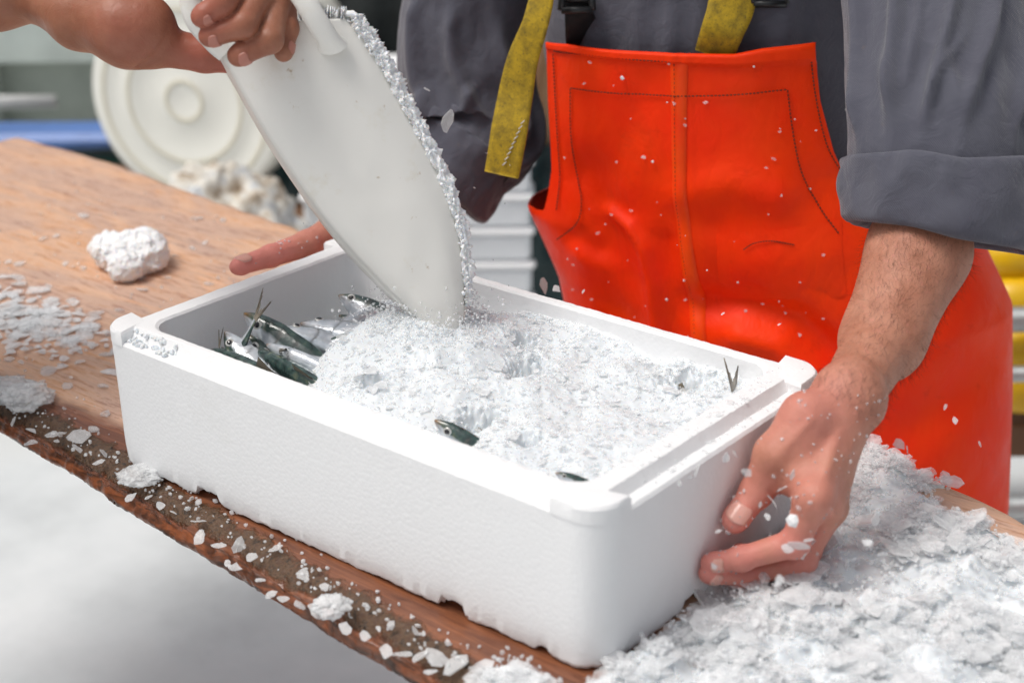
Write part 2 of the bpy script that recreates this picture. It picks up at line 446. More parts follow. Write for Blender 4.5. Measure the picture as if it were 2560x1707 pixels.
class Field:
    """SDF grid assembled from tapered capsules"""
    def __init__(s, lo, hi, h):
        s.lo = np.asarray(lo, float); s.h = h; s.n = np.ceil((np.asarray(hi) - s.lo) / h).astype(int) + 1; s.F = np.full(s.n, .06, np.float32)
    def new(s): return np.full(s.n, .06, np.float32)
    def cap(s, F, p0, r0, p1, r1, k=.004, m=.02, sub=False):
        p0 = np.asarray(p0, float); p1 = np.asarray(p1, float); R = max(r0, r1) + m
        a = np.maximum(np.floor((np.minimum(p0, p1) - R - s.lo) / s.h).astype(int), 0); b = np.minimum(np.ceil((np.maximum(p0, p1) + R - s.lo) / s.h).astype(int), s.n)
        if (b <= a).any(): return
        sl = tuple(slice(i, j) for i, j in zip(a, b))
        g = np.stack(np.meshgrid(*[(np.arange(i, j) * s.h + l).astype(np.float32) for i, j, l in zip(a, b, s.lo)], indexing='ij'), -1)
        d = (p1 - p0).astype(np.float32); L = float(d @ d) + 1e-12
        t = np.clip(((g - p0.astype(np.float32)) @ d) / L, 0, 1)
        e = np.linalg.norm(g - p0.astype(np.float32) - t[..., None] * d, axis=-1) - (r0 + (r1 - r0) * t)
        F[sl] = -smin(-F[sl], e, k) if sub else smin(F[sl], e, k)
    def chain(s, F, pts, rad, k=.004, m=.02):
        for i in range(len(pts) - 1): s.cap(F, pts[i], rad[i], pts[i + 1], rad[i + 1], k, m)

# ================================================================== large structure
GZ = -.86                                            # ground level; the table top is z = 0
g = obj('ground', [(-40, -40, GZ), (40, -40, GZ), (40, 60, GZ), (-40, 60, GZ)], [(0, 1, 2, 3)], MT['concrete']); g['kind'] = 'structure'

# ---- table: one broad, worn plank on trestles
def front_y(x): return np.interp(x, [-1.5, -.9, -.5, -.3, -.1, .05, .2, .5, 1.3], [-.165, -.165, -.172, -.186, -.203, -.223, -.236, -.245, -.25])
def back_y(x): return np.interp(x, [-1.5, -1.40, -1.17, -.77, -.3, .2, .37, .47, .7, 1.3], [.47, .487, .486, .450, .41, .345, .300, .272, .25, .22])
tbl = empty('wooden_table', (0, 0, GZ)); tag(tbl, 'worn wooden plank table, wet and dark along its mossy front edge', 'table')
xs = np.concatenate([np.linspace(-1.415, -.8, 70), np.linspace(-.797, .6, 560), np.linspace(.61, 1.3, 50)])
prof = np.concatenate([np.linspace(0, .9, 46), np.linspace(.91, 1, 12)])
rows = []; wet = []; moss = []; edge = []
TH_ = .036
for x in xs:
    jag = .0014 * vnoise(np.array([x * 45, 1.3, 0]), 5) + .0008 * vnoise(np.array([x * 150, 4.3, 0]), 6) + .005 * vnoise(np.array([x * 8, 2.2, 0]), 8)
    fy = float(front_y(x)) + jag; by = float(back_y(x)) + .004 * vnoise(np.array([x * 30, 7.7, 0]), 9)
    ys = fy + (by - fy) * np.concatenate([np.array([0, .004, .012, .025, .04, .055, .075, .1]), np.linspace(.13, .99, 50), [1.]])
    d = ys - fy
    z = -.012 * np.exp(-(d / .010) ** 2) - .006 * sstep(.045, .0, d) + .0008 * fbm(np.stack([np.full_like(ys, x * 8), ys * 60, 0 * ys], -1), 3, 2)
    z = z + sstep(.05, 0, d) * .0035 * vnoise(np.stack([np.full_like(ys, x * 90), ys * 120, 0 * ys], -1), 14)
    z[-1] -= .006
    p = [(x, yy, zz) for yy, zz in zip(ys, z)]; w = list(1 - sstep(-.17, -.01, ys - .06 * x) * 1.0); mo = list(sstep(.050, .014, d) * (.35 + .65 * sstep(.0, .010, d))); e = [0.] * len(p); e[0] = .6
    # back face, bottom, front face
    for zz in (-.014, -TH_): p.append((x, by + .002 * vnoise(np.array([x * 60, zz * 90, 1]), 4), zz)); w.append(.4); mo.append(0); e.append(1)
    for k, zz in enumerate(np.linspace(-TH_, -.013, 7)):
        p.append((x, fy - .004 * math.sin(k / 6 * 3.1) + .0030 * vnoise(np.array([x * 11, zz * 300, 2]), 11) + .0012 * vnoise(np.array([x * 60, zz * 500, 2]), 12) + .0006 * vnoise(np.array([x * 300, zz * 500, 2]), 13) + (.006 if k == 0 else 0), zz)); w.append(.6); mo.append(.25 if k < 5 else .5); e.append(1.)
    rows.append(p); wet += w; moss += mo; edge += e
nc = len(rows[0])
Fs = [tuple(f) for f in gridf(len(rows), nc, True)]
Fs += [tuple(range(nc))[::-1], tuple((len(rows) - 1) * nc + i for i in range(nc))]
Fs = [f[::-1] for f in Fs]
obj('plank', np.array(rows).reshape(-1, 3), Fs, MT['wood'], tbl, True, {'wet': wet, 'moss': moss, 'edge': edge})
for tx in (.12, 1.05):
    for ty in (-.05, .24):
        b = MB(); b.tube([(tx, ty, -TH_ - .05), (tx, ty + (.08 if ty > 0 else -.0), GZ)], [.03, .03], 8); b.build('leg', MT['brown_wood'], tbl)
    MB().box((tx, .05, -TH_ - .03), (.07, .42, .06)).build('cross_beam', MT['brown_wood'], tbl)


# ---- polystyrene fish box
BW, BD, BH = .6, .3437, .148


def rrect(hx, hy, r, nl=70, ns=40, ncn=12):
    """rounded rectangle loop, counter-clockwise, starting at the middle of the corner (-x,-y)"""
    P = []
    cs = [(-hx + r, -hy + r, math.pi), (hx - r, -hy + r, 1.5 * math.pi), (hx - r, hy - r, 0), (-hx + r, hy - r, .5 * math.pi)]
    for k, (cx, cy, a0) in enumerate(cs):
        arc = [(cx + r * math.cos(a0 + t), cy + r * math.sin(a0 + t)) for t in np.linspace(0, math.pi / 2, ncn)]
        nx_ = cs[(k + 1) % 4]; a1 = nx_[2]; q = (nx_[0] + r * math.cos(a1), nx_[1] + r * math.sin(a1))
        m = nl if k % 2 == 0 else ns
        line = [tuple(np.array(arc[-1]) + (np.array(q) - np.array(arc[-1])) * t) for t in np.linspace(0, 1, m + 2)[1:-1]]
        P += arc + line
    return np.array(P)


box = empty('fish_box', (0, 0, 0)); tag(box, 'open white polystyrene fish box filled with ice and sardines', 'box')
loops = []
NL = 70
def bottom_z(P):
    z = np.full(len(P), .0025)
    x, y = P[:, 0], P[:, 1]
    for a, b_, h in ((-.178, -.145, .011), (.135, .162, .012), (.235, .250, .007)):
        z = np.where((x > a) & (x < b_) & (np.abs(y) > .15), h, z)
    for a, b_, h in ((-.05, -.02, .010), (.06, .085, .010)):
        z = np.where((y > a) & (y < b_) & (np.abs(x) > .28), h, z)
    return z + .0012 * vnoise(np.stack([x * 160, y * 160, 0 * x], -1), 3)
def addloop(hx, hy, r, z, jit=0.):
    P = rrect(hx, hy, r, 140, 80); zz = z(P) if callable(z) else np.full(len(P), z)
    V = np.column_stack([P, zz])
    if jit: V = V + jit * np.stack([vnoise(V * 190, 21), vnoise(V * 190, 22), vnoise(V * 190, 23)], -1)
    loops.append(V)
hx, hy = BW / 2, BD / 2
addloop(hx - .05, hy - .05, .02, .012)
addloop(hx - .008, hy - .008, .026, lambda P: bottom_z(P) + .001, .0006)
addloop(hx - .0035, hy - .0035, .028, lambda P: bottom_z(P) + .0005, .0008)
addloop(hx - .002, hy - .002, .028, lambda P: bottom_z(P) + .004, .0006)
for z in np.linspace(.022, .125, 8): addloop(hx - .0015 + .0015 * (z / .13), hy - .0015 + .0015 * (z / .13), .028, z, .0003)
addloop(hx, hy, .028, .1345, .0003)
addloop(hx - .0022, hy - .0022, .027, .1372, .0004)
addloop(hx - .0125, hy - .0125, .022, .1378, .0004)
addloop(hx - .0165, hy - .0165, .020, .1440, .0004)
addloop(hx - .0185, hy - .0185, .019, .1476, .0004)
addloop(hx - .029, hy - .0205, .018, .1482, .0004)
addloop(hx - .0365, hy - .0265, .024, .1478, .0004)
addloop(hx - .0385, hy - .0285, .026, .1455, .0003)
for z in np.linspace(.135, .03, 6): addloop(hx - .039 - (.135 - z) * .06, hy - .029 - (.135 - z) * .06, .026, z, .0003)
addloop(hx - .06, hy - .05, .02, .022)
n = len(loops[0]); V = np.concatenate(loops)
Fs = [tuple(f) for f in gridf(len(loops), n, True)] + [tuple(range(n))[::-1], tuple(range((len(loops) - 1) * n, len(loops) * n))]
bb_ = obj('box_body', V, Fs, MT['foam'], box); bb_.data.set_sharp_from_angle(angle=math.radians(22))
# raised corner blocks of the rim
def corner_block(sx, sy, lx, ly):
    r = .0285; pr = []
    # plan outline in the first quadrant corner frame: outer corner rounded, inner side on the lip
    a = [(lx, 0.0)] + [(r - r * math.sin(t) , r - r * math.cos(t)) for t in np.linspace(0, math.pi / 2, 12)] + [(0.0, ly)]
    inner = [(.026, ly - .004), (.033, .030), (lx - .004, .0205)]
    out = np.array(a + inner)
    ctr = out.mean(0)
    vs = []
    for z, sh in ((.1335, .0), (.1455, .0), (.1481, .0022), (.1487, .006)):
        q = out.copy(); 
        dirv = ctr - q; dirv /= np.linalg.norm(dirv, axis=1)[:, None]
        q = q + dirv * sh
        vs.append(np.column_stack([sx * (hx - q[:, 0]), sy * (hy - q[:, 1]), np.full(len(q), z)]))
    V = np.concatenate(vs); m = len(out)
    Fs = [tuple(f) for f in gridf(4, m, True)] + [tuple(range(3 * m, 4 * m))]
    if sx * sy > 0: Fs = [f[::-1] for f in Fs]
    cb_ = obj('corner_block', V, Fs, MT['foam'], box); cb_.data.set_sharp_from_angle(angle=math.radians(30))
# slightly proud of the walls so that no faces coincide
hx_, hy_ = hx, hy; hx, hy = hx + .0006, hy + .0006
corner_block(-1, -1, .036, .042); corner_block(1, -1, .048, .040); corner_block(1, 1, .046, .050); corner_block(-1, 1, .046, .042)
hx, hy = hx_, hy_

# ================================================================== ice
def flake_templates(n, seed, thick=(.06, .16), sides=(9, 15), bend=.10):
    r = np.random.default_rng(seed); T = []
    for _ in range(n):
        k = int(r.integers(*sides)); a = np.linspace(0, 2 * np.pi, k, endpoint=False) + r.uniform(-.5, .5, k) * (4.2 / k)
        # irregular shard: a coarse polygon with broken, nibbled edges
        m_ = int(r.integers(3, 6)); pa = np.sort(r.uniform(0, 2 * np.pi, m_)); pd = r.uniform(.45, .9, m_)
        rad = np.full(k, 1.15)
        for aa, dd in zip(pa, pd):
            cc = np.cos(a - aa); rad = np.where(cc > .05, np.minimum(rad, dd / np.maximum(cc, .05)), rad)
        rad = rad * (1 + r.normal(0, .035, k)); asp = r.uniform(.55, 1.)
        P = np.column_stack([np.cos(a) * rad, np.sin(a) * rad * asp]); th = r.uniform(*thick)
        q = r.uniform(-bend, bend, 3)
        zt = q[0] * P[:, 0] ** 2 + q[1] * P[:, 1] ** 2 + q[2] * P[:, 0] * P[:, 1] + r.normal(0, .03, k)
        top = np.column_stack([P * r.uniform(.86, .98), zt + th / 2]); mid = np.column_stack([P, zt]); bot = np.column_stack([P * r.uniform(.82, .98), zt - th / 2])
        top[:, :2] *= (1 - .05 * r.uniform(size=k))[:, None]; V = np.concatenate([top, mid, bot, [[0, 0, th / 2 + .03 * r.normal()], [0, 0, -th / 2]]]) * .5
        F = []
        for i in range(k):
            j = (i + 1) % k
            F += [(i, 3 * k, i), ]
            F.pop()
            F += [(3 * k, i, j), (3 * k + 1, 2 * k + j, 2 * k + i), (k + i, j, i), (k + i, k + j, j), (2 * k + i, k + j, k + i), (2 * k + i, 2 * k + j, k + j)]
        T.append((V, np.array(F)))
    return T


def grain_templates(n, seed, sub=0):
    r = np.random.default_rng(seed); T = []
    t = (1 + 5 ** .5) / 2
    V0 = nrm_rows(np.array([(-1, t, 0), (1, t, 0), (-1, -t, 0), (1, -t, 0), (0, -1, t), (0, 1, t), (0, -1, -t), (0, 1, -t), (t, 0, -1), (t, 0, 1), (-t, 0, -1), (-t, 0, 1)]))
    F0 = np.array([(0, 11, 5), (0, 5, 1), (0, 1, 7), (0, 7, 10), (0, 10, 11), (1, 5, 9), (5, 11, 4), (11, 10, 2), (10, 7, 6), (7, 1, 8), (3, 9, 4), (3, 4, 2), (3, 2, 6), (3, 6, 8), (3, 8, 9), (4, 9, 5), (2, 4, 11), (6, 2, 10), (8, 6, 7), (9, 8, 1)])
    for _ in range(n):
        V = V0 * r.uniform(.65, 1.1, (12, 1)) * r.uniform(.6, 1.15, 3) * .5
        T.append((V, F0))
    return T


def nrm_rows(a): return a / np.linalg.norm(a, axis=1)[:, None]


def rand_rot(n, tilt, r):
    """rotation matrices: random heading, tilted by up to ~tilt from lying flat"""
    a = r.uniform(0, 2 * np.pi, n); t = np.abs(r.normal(0, tilt, n)); b = r.uniform(0, 2 * np.pi, n)
    ca, sa = np.cos(a), np.sin(a); Z = np.zeros(n); O = np.ones(n)
    Rz = np.stack([ca, -sa, Z, sa, ca, Z, Z, Z, O], -1).reshape(n, 3, 3)
    ax = np.stack([np.cos(b), np.sin(b), Z], -1); c = np.cos(t)[:, None, None]; s = np.sin(t)[:, None, None]
    Kx = np.zeros((n, 3, 3)); Kx[:, 0, 2] = ax[:, 1]; Kx[:, 1, 2] = -ax[:, 0]; Kx[:, 2, 0] = -ax[:, 1]; Kx[:, 2, 1] = ax[:, 0]
    Rt = np.eye(3) + s * Kx + (1 - c) * (Kx @ Kx)
    return Rt @ Rz


def scatter(name, T, pos, size, rot, mat, parent=None, smooth=False, extra=None):
    Vs, Fs, n = [], [], 0
    pick = rng.integers(0, len(T), len(pos))
    for i in range(len(pos)):
        V, F = T[pick[i]]
        Vs.append((V * size[i]) @ rot[i].T + pos[i]); Fs.append(F + n); n += len(V)
    V = np.concatenate(Vs); F = np.concatenate(Fs)
    return obj(name, V, F, mat, parent, smooth)


FLK = flake_templates(24, 1); GRN = grain_templates(10, 2); CHP = flake_templates(16, 5, (.16, .4), (7, 12), .1)

# ---- ice in the box: a lumpy bed with the heap being poured in the middle
POUR = KZ(985, 745, .15)
def bed(x, y):
    z = .092 + .026 * sstep(-.16, -.02, x) + .010 * sstep(.0, .14, y) * sstep(-.1, .1, x) - .012 * sstep(-.06, -.15, y)
    z = z - .030 * sstep(-.10, -.19, x + .18 * y)
    d2 = ((x - POUR[0] + .01) / .115) ** 2 + ((y - POUR[1] + .0) / .085) ** 2
    z = z + .044 * np.exp(-d2 * 1.0) + .016 * np.exp(-(((x + .115) / .05) ** 2 + ((y + .03) / .06) ** 2))
    p = np.stack([x * 22, y * 22, 0 * x], -1)
    z = z + .0065 * fbm(p, 31, 2) + .0011 * fbm(p * 5, 37, 3)
    return np.minimum(z, .150 + .02 * np.exp(-d2 * 2))
nx, ny = 420, 230
X, Y = np.meshgrid(np.linspace(-.2635, .2635, nx), np.linspace(-.1455, .1455, ny))
Z = bed(X, Y)
# little hollows where dark fish backs show
HOLES = [KZ(1202, 822, .118), KZ(1222, 868, .118), KZ(1190, 885, .118), KZ(1588, 893, .118), KZ(862, 932, .105), KZ(1095, 1000, .105), KZ(1130, 992, .105), KZ(1212, 1062, .1)]
for hpt, rr in zip(HOLES, (.010, .012, .008, .013, .008, .010, .006, .007)):
    q = ((X - hpt[0]) / rr) ** 2 + ((Y - hpt[1]) / rr) ** 2
    Z = Z - .030 * np.exp(-q * (1 + .8 * vnoise(np.stack([X * 300, Y * 300, 0 * X], -1), 77)))
ice = obj('crushed_ice', np.stack([X, Y, Z], -1).reshape(-1, 3), gridf(ny, nx), MT['snow']); tag(ice, 'white crushed ice filling the polystyrene fish box', 'ice', kind='stuff')
def bedz(x, y): return bed(np.asarray(x, float), np.asarray(y, float))
def far_from_holes(P, k=1.5):
    ok = np.ones(len(P), bool)
    for hpt, rr in zip(HOLES, (.010, .012, .008, .013, .008, .010, .006, .007)): ok &= np.hypot(P[:, 0] - hpt[0], P[:, 1] - hpt[1]) > rr * k
    return ok
N = 1900
P = np.column_stack([rng.uniform(-.25, .258, N), rng.uniform(-.14, .14, N)])
dens = sstep(-.22, -.08, P[:, 0] + .18 * P[:, 1]) * .95
P = P[(rng.uniform(size=N) < dens)]; P = P[far_from_holes(P)]
pos = np.column_stack([P, bedz(P[:, 0], P[:, 1]) + rng.uniform(-.0012, .0020, len(P))])
sz = np.exp(rng.normal(math.log(.0066), .5, len(P))).clip(.003, .022)
scatter('ice_flakes', FLK, pos, sz, rand_rot(len(P), .26, rng), MT['flake'], ice)['kind'] = 'stuff'
N = 9000
P = np.column_stack([rng.uniform(-.255, .26, N), rng.uniform(-.143, .143, N)])
P = P[rng.uniform(size=N) < sstep(-.23, -.1, P[:, 0] + .18 * P[:, 1])]; P = P[far_from_holes(P, 1.05)]
pos = np.column_stack([P, bedz(P[:, 0], P[:, 1]) + rng.uniform(-.001, .001, len(P))])
scatter('ice_grains', GRN, pos, np.exp(rng.normal(math.log(.0019), .35, len(P))).clip(.001, .0045), rand_rot(len(P), 2., rng), MT['ice'], ice)['kind'] = 'stuff'

# ---- heap of flake ice on the table, right of and around the near end of the box
def heap(x, y):
    a = sstep(.262, .34, x) * .019 + .012 * np.exp(-(((x - .33) / .06) ** 2 + ((y - .30) / .06) ** 2)) * 1.
    a = a + .012 * np.exp(-(((x - .43) / .09) ** 2 + ((y - .10) / .12) ** 2)) - .045 * np.exp(-(((x - .435) / .075) ** 2 + ((y - .255 + .3 * (x - .435)) / .026) ** 2))
    a = a * sstep(.345, .27, y + .35 * (x - .33)) 
    a = a + .010 * sstep(.17, .26, x) * sstep(-.185, -.215, y)
    p = np.stack([x * 30, y * 30, 0 * x + 3.], -1)
    return a + (.012 * fbm(p, 51, 3) - .0075) * sstep(.15, .22, x) - .03 * (1 - sstep(.16, .22, x)) - .01 * sstep(.45, .9, x) * 0
nx, ny = 200, 170
X, Y = np.meshgrid(np.linspace(.16, .95, nx), np.linspace(-.245, .335, ny))
inside = (np.abs(X) < BW / 2 + .001) & (np.abs(Y) < BD / 2 + .001)
Zh = heap(X, Y); lim = (Y < front_y(X) + .006) | (Y > back_y(X) - .006) | inside
Zh = np.where(lim, -.02, np.maximum(Zh - .0025, -.012))
gf = gridf(ny, nx); bad = (lim | (Zh < -.010)).ravel(); gf = gf[~bad[gf].any(1)]
hp = obj('crushed_ice', np.stack([X, Y, Zh], -1).reshape(-1, 3), gf, MT['snow']); tag(hp, 'loose heap of flake ice on the table beside the box end', 'ice', kind='stuff')
N = 9000
P = np.column_stack([.17 + .78 * rng.uniform(size=N) ** 1.15, rng.uniform(-.25, .335, N)])
h = heap(P[:, 0], P[:, 1]); ok = (h > -.004) & ~((np.abs(P[:, 0]) < BW / 2 + .006) & (np.abs(P[:, 1]) < BD / 2 + .006)) & (P[:, 1] > front_y(P[:, 0]) - .004) & (P[:, 1] < back_y(P[:, 0]) + .002)
P = P[ok]; h = h[ok]
gap = fbm(np.column_stack([P * 17, np.full(len(P), 9.)]), 61, 2)
keep = gap > -.36; P = P[keep]; h = h[keep]
sz = np.exp(rng.normal(math.log(.0165), .45, len(P))).clip(.006, .042)
pos = np.column_stack([P, np.maximum(h, .0) + .002 + rng.uniform(-.006, .006, len(P)) * np.clip(h / .02, .15, 1)]); pos[:, 2] = np.maximum(pos[:, 2], .0022 + sz * .05)
scatter('ice_flakes', FLK, pos, sz, rand_rot(len(P), .36, rng), MT['flake'], hp)['kind'] = 'stuff'
N = 9000
P = np.column_stack([.17 + .75 * rng.uniform(size=N) ** 1.2, rng.uniform(-.25, .33, N)])
h = heap(P[:, 0], P[:, 1]); ok = (h > -.002) & ~((np.abs(P[:, 0]) < BW / 2 + .004) & (np.abs(P[:, 1]) < BD / 2 + .004)) & (P[:, 1] > front_y(P[:, 0]) + .002) & (P[:, 1] < back_y(P[:, 0]) - .004)
P = P[ok]; h = h[ok]
pos = np.column_stack([P, np.maximum(h + .002, .002) + rng.uniform(-.002, .007, len(P))])
scatter('ice_grains', GRN, pos, rng.uniform(.002, .006, len(P)), rand_rot(len(P), 2., rng), MT['ice'], hp)['kind'] = 'stuff'


# ---- single chips: every one its own object
def rot_euler(r, tilt):
    return (r.normal(0, tilt), r.normal(0, tilt), r.uniform(0, 6.28))
CHIP_MESH = {}
def chip_mesh(kind, i, mat):
    key = (kind, i, mat)
    if key not in CHIP_MESH:
        V, F = {'f': FLK, 'c': CHP, 'g': GRN}[kind][i]
        me = mesh_data('ice_chip', V, np.asarray(F), False); me.materials.append(MT[mat]); CHIP_MESH[key] = me
    return CHIP_MESH[key]
def chip(name, p, size, label, group, kind='c', tilt=.12, mat='clear', i=None, rot=None, cat='ice chip'):
    lim = {'f': 24, 'c': 16, 'g': 10}[kind]
    o = bpy.data.objects.new(name, chip_mesh(kind, int(rng.integers(0, lim)) if i is None else i, mat)); col.objects.link(o)
    o.location = tuple(map(float, p)); o.scale = (size, size, size) if np.isscalar(size) else size; o.rotation_euler = rot or rot_euler(rng, tilt)
    return tag(o, label, cat, group)
def left_label(dx, dy):
    if dx < 150 and 685 < dy < 790: return 'flat ice chip in the frosty patch of melting ice on the bare wood', 'ice chips in the frosty patch'
    if dy < 685 and dx > 230: return 'loose ice chip on dry wood beside the heart-shaped ice lump', 'ice chips beside the heart-shaped lump'
    if dx > 150: return 'translucent ice chip on the wood close to the left wall of the fish box', 'ice chips close to the box wall'
    return 'stray ice chip on the wood between the frosty patch and the table edges', 'stray ice chips on the table'
big = [(105, 855, .026), (325, 668, .017), (193, 500, .02), (452, 505, .02), (512, 507, .014), (97, 552, .016), (130, 545, .012), (443, 573, .014), (40, 640, .016), (50, 655, .02),
       (215, 725, .018), (250, 818, .018), (245, 955, .014), (130, 1000, .018), (178, 1010, .018), (215, 750, .014), (62, 805, .012), (140, 840, .010), (155, 765, .016), (120, 775, .012),
       (185, 835, .016), (20, 720, .03), (55, 715, .03), (100, 722, .026), (140, 728, .022), (30, 750, .028), (75, 750, .026), (118, 700, .02), (45, 690, .018), (180, 715, .014), (25, 775, .024),
       (90, 780, .016), (165, 690, .012), (205, 770, .010), (330, 890 - 250, .008), (250, 770, .010), (275, 715, .010), (405, 590, .010), (470, 560, .010), (500, 640, .008), (480, 655, .010), (385, 640, .008),
       (300, 650, .012), (150, 610, .010), (165, 615, .010), (190, 618, .012), (45, 610, .012), (20, 605, .010), (110, 660, .009), (240, 890, .012), (215, 990, .010), (160, 890, .011), (70, 1020, .011), (95, 880, .008), (20, 830, .012), (50, 835, .009)]
for (dx, dy, s) in big:
    p = KZ(dx, dy, .0); p[2] = .0012 + s * .06
    chip('ice_chip', p, s * rng.uniform(1.1, 1.5), *left_label(dx, dy), 'c' if s < .015 else 'f', mat='flake')
N = 700
P = np.column_stack([rng.uniform(-1.3, -.31, N), rng.uniform(-.15, .42, N)]); dn = .25 + .75 * (fbm(np.column_stack([P * 7, np.zeros(N)]), 71, 2) > .05)
P = P[rng.uniform(size=N) < dn * np.interp(P[:, 0], [-1.3, -.8, -.5], [.15, .5, 1])]
cr = scatter('ice_crumbs', GRN, np.column_stack([P, np.full(len(P), .0016)]), rng.uniform(.002, .0065, len(P)), rand_rot(len(P), 2., rng), MT['flake']); tag(cr, 'fine ice crumbs sprinkled over the bare wood of the table', 'ice', kind='stuff')
# thin crust of half melted slush on the bare wood
N = 330; cS = KZ(55, 738); e1_ = nrm(KZ(150, 775) - KZ(-40, 700)); e2_ = np.array([-e1_[1], e1_[0], 0]); q = rng.normal(0, 1, (N, 2))
P = cS + q[:, :1] * e1_ * .075 + q[:, 1:] * e2_ * .030; P[:, 2] = .0015 + rng.uniform(0, .003, N)
cr = scatter('slush', FLK, P, np.exp(rng.normal(math.log(.014), .4, N)).clip(.005, .03), rand_rot(N, .1, rng), MT['ice']); tag(cr, 'patch of half melted slushy ice on the bare wood left of the box', 'ice', kind='stuff')
# crust of half melted ice at the left edge of the picture
def clump(name, ctr, r, seed, label, mat='lump', flat=.5, n=36, cat='ice lump'):
    th, ph = np.meshgrid(np.linspace(0, 2 * np.pi, 2 * n, endpoint=False), np.linspace(.02, np.pi - .02, n))
    D = np.stack([np.sin(ph) * np.cos(th), np.sin(ph) * np.sin(th), np.cos(ph)], -1)
    q = 1 + .22 * fbm(D * 2.1 + seed, seed, 2) + .13 * fbm(D * 8 + seed, seed + 3, 3) + .05 * fbm(D * 30, seed + 5, 2)
    V = D * q[..., None] * np.array([r, r, r * flat]) + np.array(ctr) + np.array([0, 0, r * flat * .8])
    V[..., 2] = np.maximum(V[..., 2], .0006)
    f = [t[::-1] for t in map(tuple, gridf(n, 2 * n, True))] + [tuple(range(2 * n)), tuple(range((n - 1) * 2 * n, n * 2 * n))[::-1]]
    o = obj(name, V.reshape(-1, 3), f, MT[mat]); return tag(o, label, cat)
# heart-shaped lump: three lobes joined into one mass
def lobed(name, lobes, label, mat='lump', n=1.):
    def s(p): 
        d = np.full(p.shape[:-1], 1.)
        for c, r in lobes:
            e = (np.linalg.norm((p - c) * np.array([1, 1, 1.25]), axis=-1) - r); hh = np.clip(.5 + .5 * (d - e) / .02, 0, 1); d = d * (1 - hh) + e * hh - .02 * hh * (1 - hh)
        return d + .0036 * fbm(p * 90, 91, 3) + .0022 * fbm(p * 420, 95, 2)
    c = np.array([l[0] for l in lobes]); lo = c.min(0) - .06; hi = c.max(0) + .06; lo[2] = -.004
    h = .0016; ax = [np.arange(lo[i], hi[i], h) for i in range(3)]
    G = np.stack(np.meshgrid(*ax, indexing='ij'), -1); F = np.maximum(s(G), .0008 - G[..., 2])
    V, Fq = surfnet(F, lo, h); o = obj(name, V, Fq, MT[mat]); return tag(o, label, 'ice lump')

p0 = KZ(262, 578, .022); p1 = KZ(325, 560, .030); p2 = KZ(288, 612, .018)
lobed('ice_lump', [(np.array([p0[0], p0[1], .020]), .029), (np.array([p1[0], p1[1], .024]), .033), (np.array([p2[0], p2[1], .016]), .024), (KZ(245, 565, .02), .022), (KZ(345, 590, .02), .022)], 'heart-shaped lump of packed white ice on the dry left part of the table')
clump('ice_lump', KZ(66, 925), .027, 11, 'rounded grey translucent ice lump at the mossy front edge of the table', 'ice', .4)
clump('ice_lump', KZ(10, 905), .034, 17, 'broad flat frosty ice slab beside the rounded grey ice lump', 'ice', .22)
clump('ice_lump', KZ(760, 1405), .0155, 23, 'ragged white ice clump on the mossy table edge below the middle of the box', 'ice', .45)
clump('ice_lump', KZ(320, 1105), .019, 29, 'jagged white ice clump against the lower left corner of the fish box', 'ice', .4)
LF = 'wet glassy ice chip caught on the mossy front edge of the table'; GF = 'ice chips along the mossy table edge'
fe = [(455, 1195, .013, 'f'), (462, 1226, .019, 'f'), (505, 1250, .012, 'c'), (545, 1253, .017, 'f'), (580, 1278, .013, 'c'), (635, 1262, .013, 'c'), (697, 1312, .015, 'c'), (748, 1345, .009, 'c'), (655, 1372, .010, 'f'), (620, 1365, .012, 'c'),
      (600, 1330, .011, 'c'), (540, 1300, .010, 'c'), (522, 1290, .008, 'c'), (690, 1390, .012, 'c'), (725, 1400, .012, 'c'), (790, 1440, .010, 'c'), (840, 1460, .012, 'c'), (885, 1490, .014, 'f'), (920, 1500, .016, 'f'), (960, 1505, .014, 'f'), (985, 1540, .012, 'f'),
      (400, 1175, .009, 'c'), (370, 1160, .009, 'c'), (300, 1140, .010, 'c'), (340, 1140, .016, 'f'), (270, 1085, .012, 'c'), (225, 1060, .013, 'c'), (240, 1040, .010, 'c'), (180, 1030, .012, 'c'), (130, 1010, .010, 'c'), (70, 985, .009, 'c'), (30, 965, .010, 'c'), (955, 1455, .010, 'c'), (870, 1440, .007, 'c'), (1005, 1510, .018, 'f'), (1050, 1525, .02, 'f'), (1100, 1540, .02, 'f')]
for dx, dy, s, k in fe:
    p = KZ(dx, dy, 0); p[2] = .001 + .07 * s if p[1] > float(front_y(p[0])) + .02 else -.001
    chip('ice_chip', p, s * rng.uniform(1., 1.4), LF, GF, 'f', .35)
N = 420
x = rng.uniform(-.75, .3, N); d = np.abs(rng.normal(0, .022, N)) + .004; P = np.column_stack([x, front_y(x) + d, -.006 * np.exp(-(d / .012) ** 2) + .0016])
cr = scatter('ice_crumbs', GRN, P, np.exp(rng.normal(math.log(.0035), .4, N)).clip(.0015, .009), rand_rot(N, 2., rng), MT['clear']); tag(cr, 'tiny glassy ice crumbs stuck in the moss of the table edge', 'ice', kind='stuff')
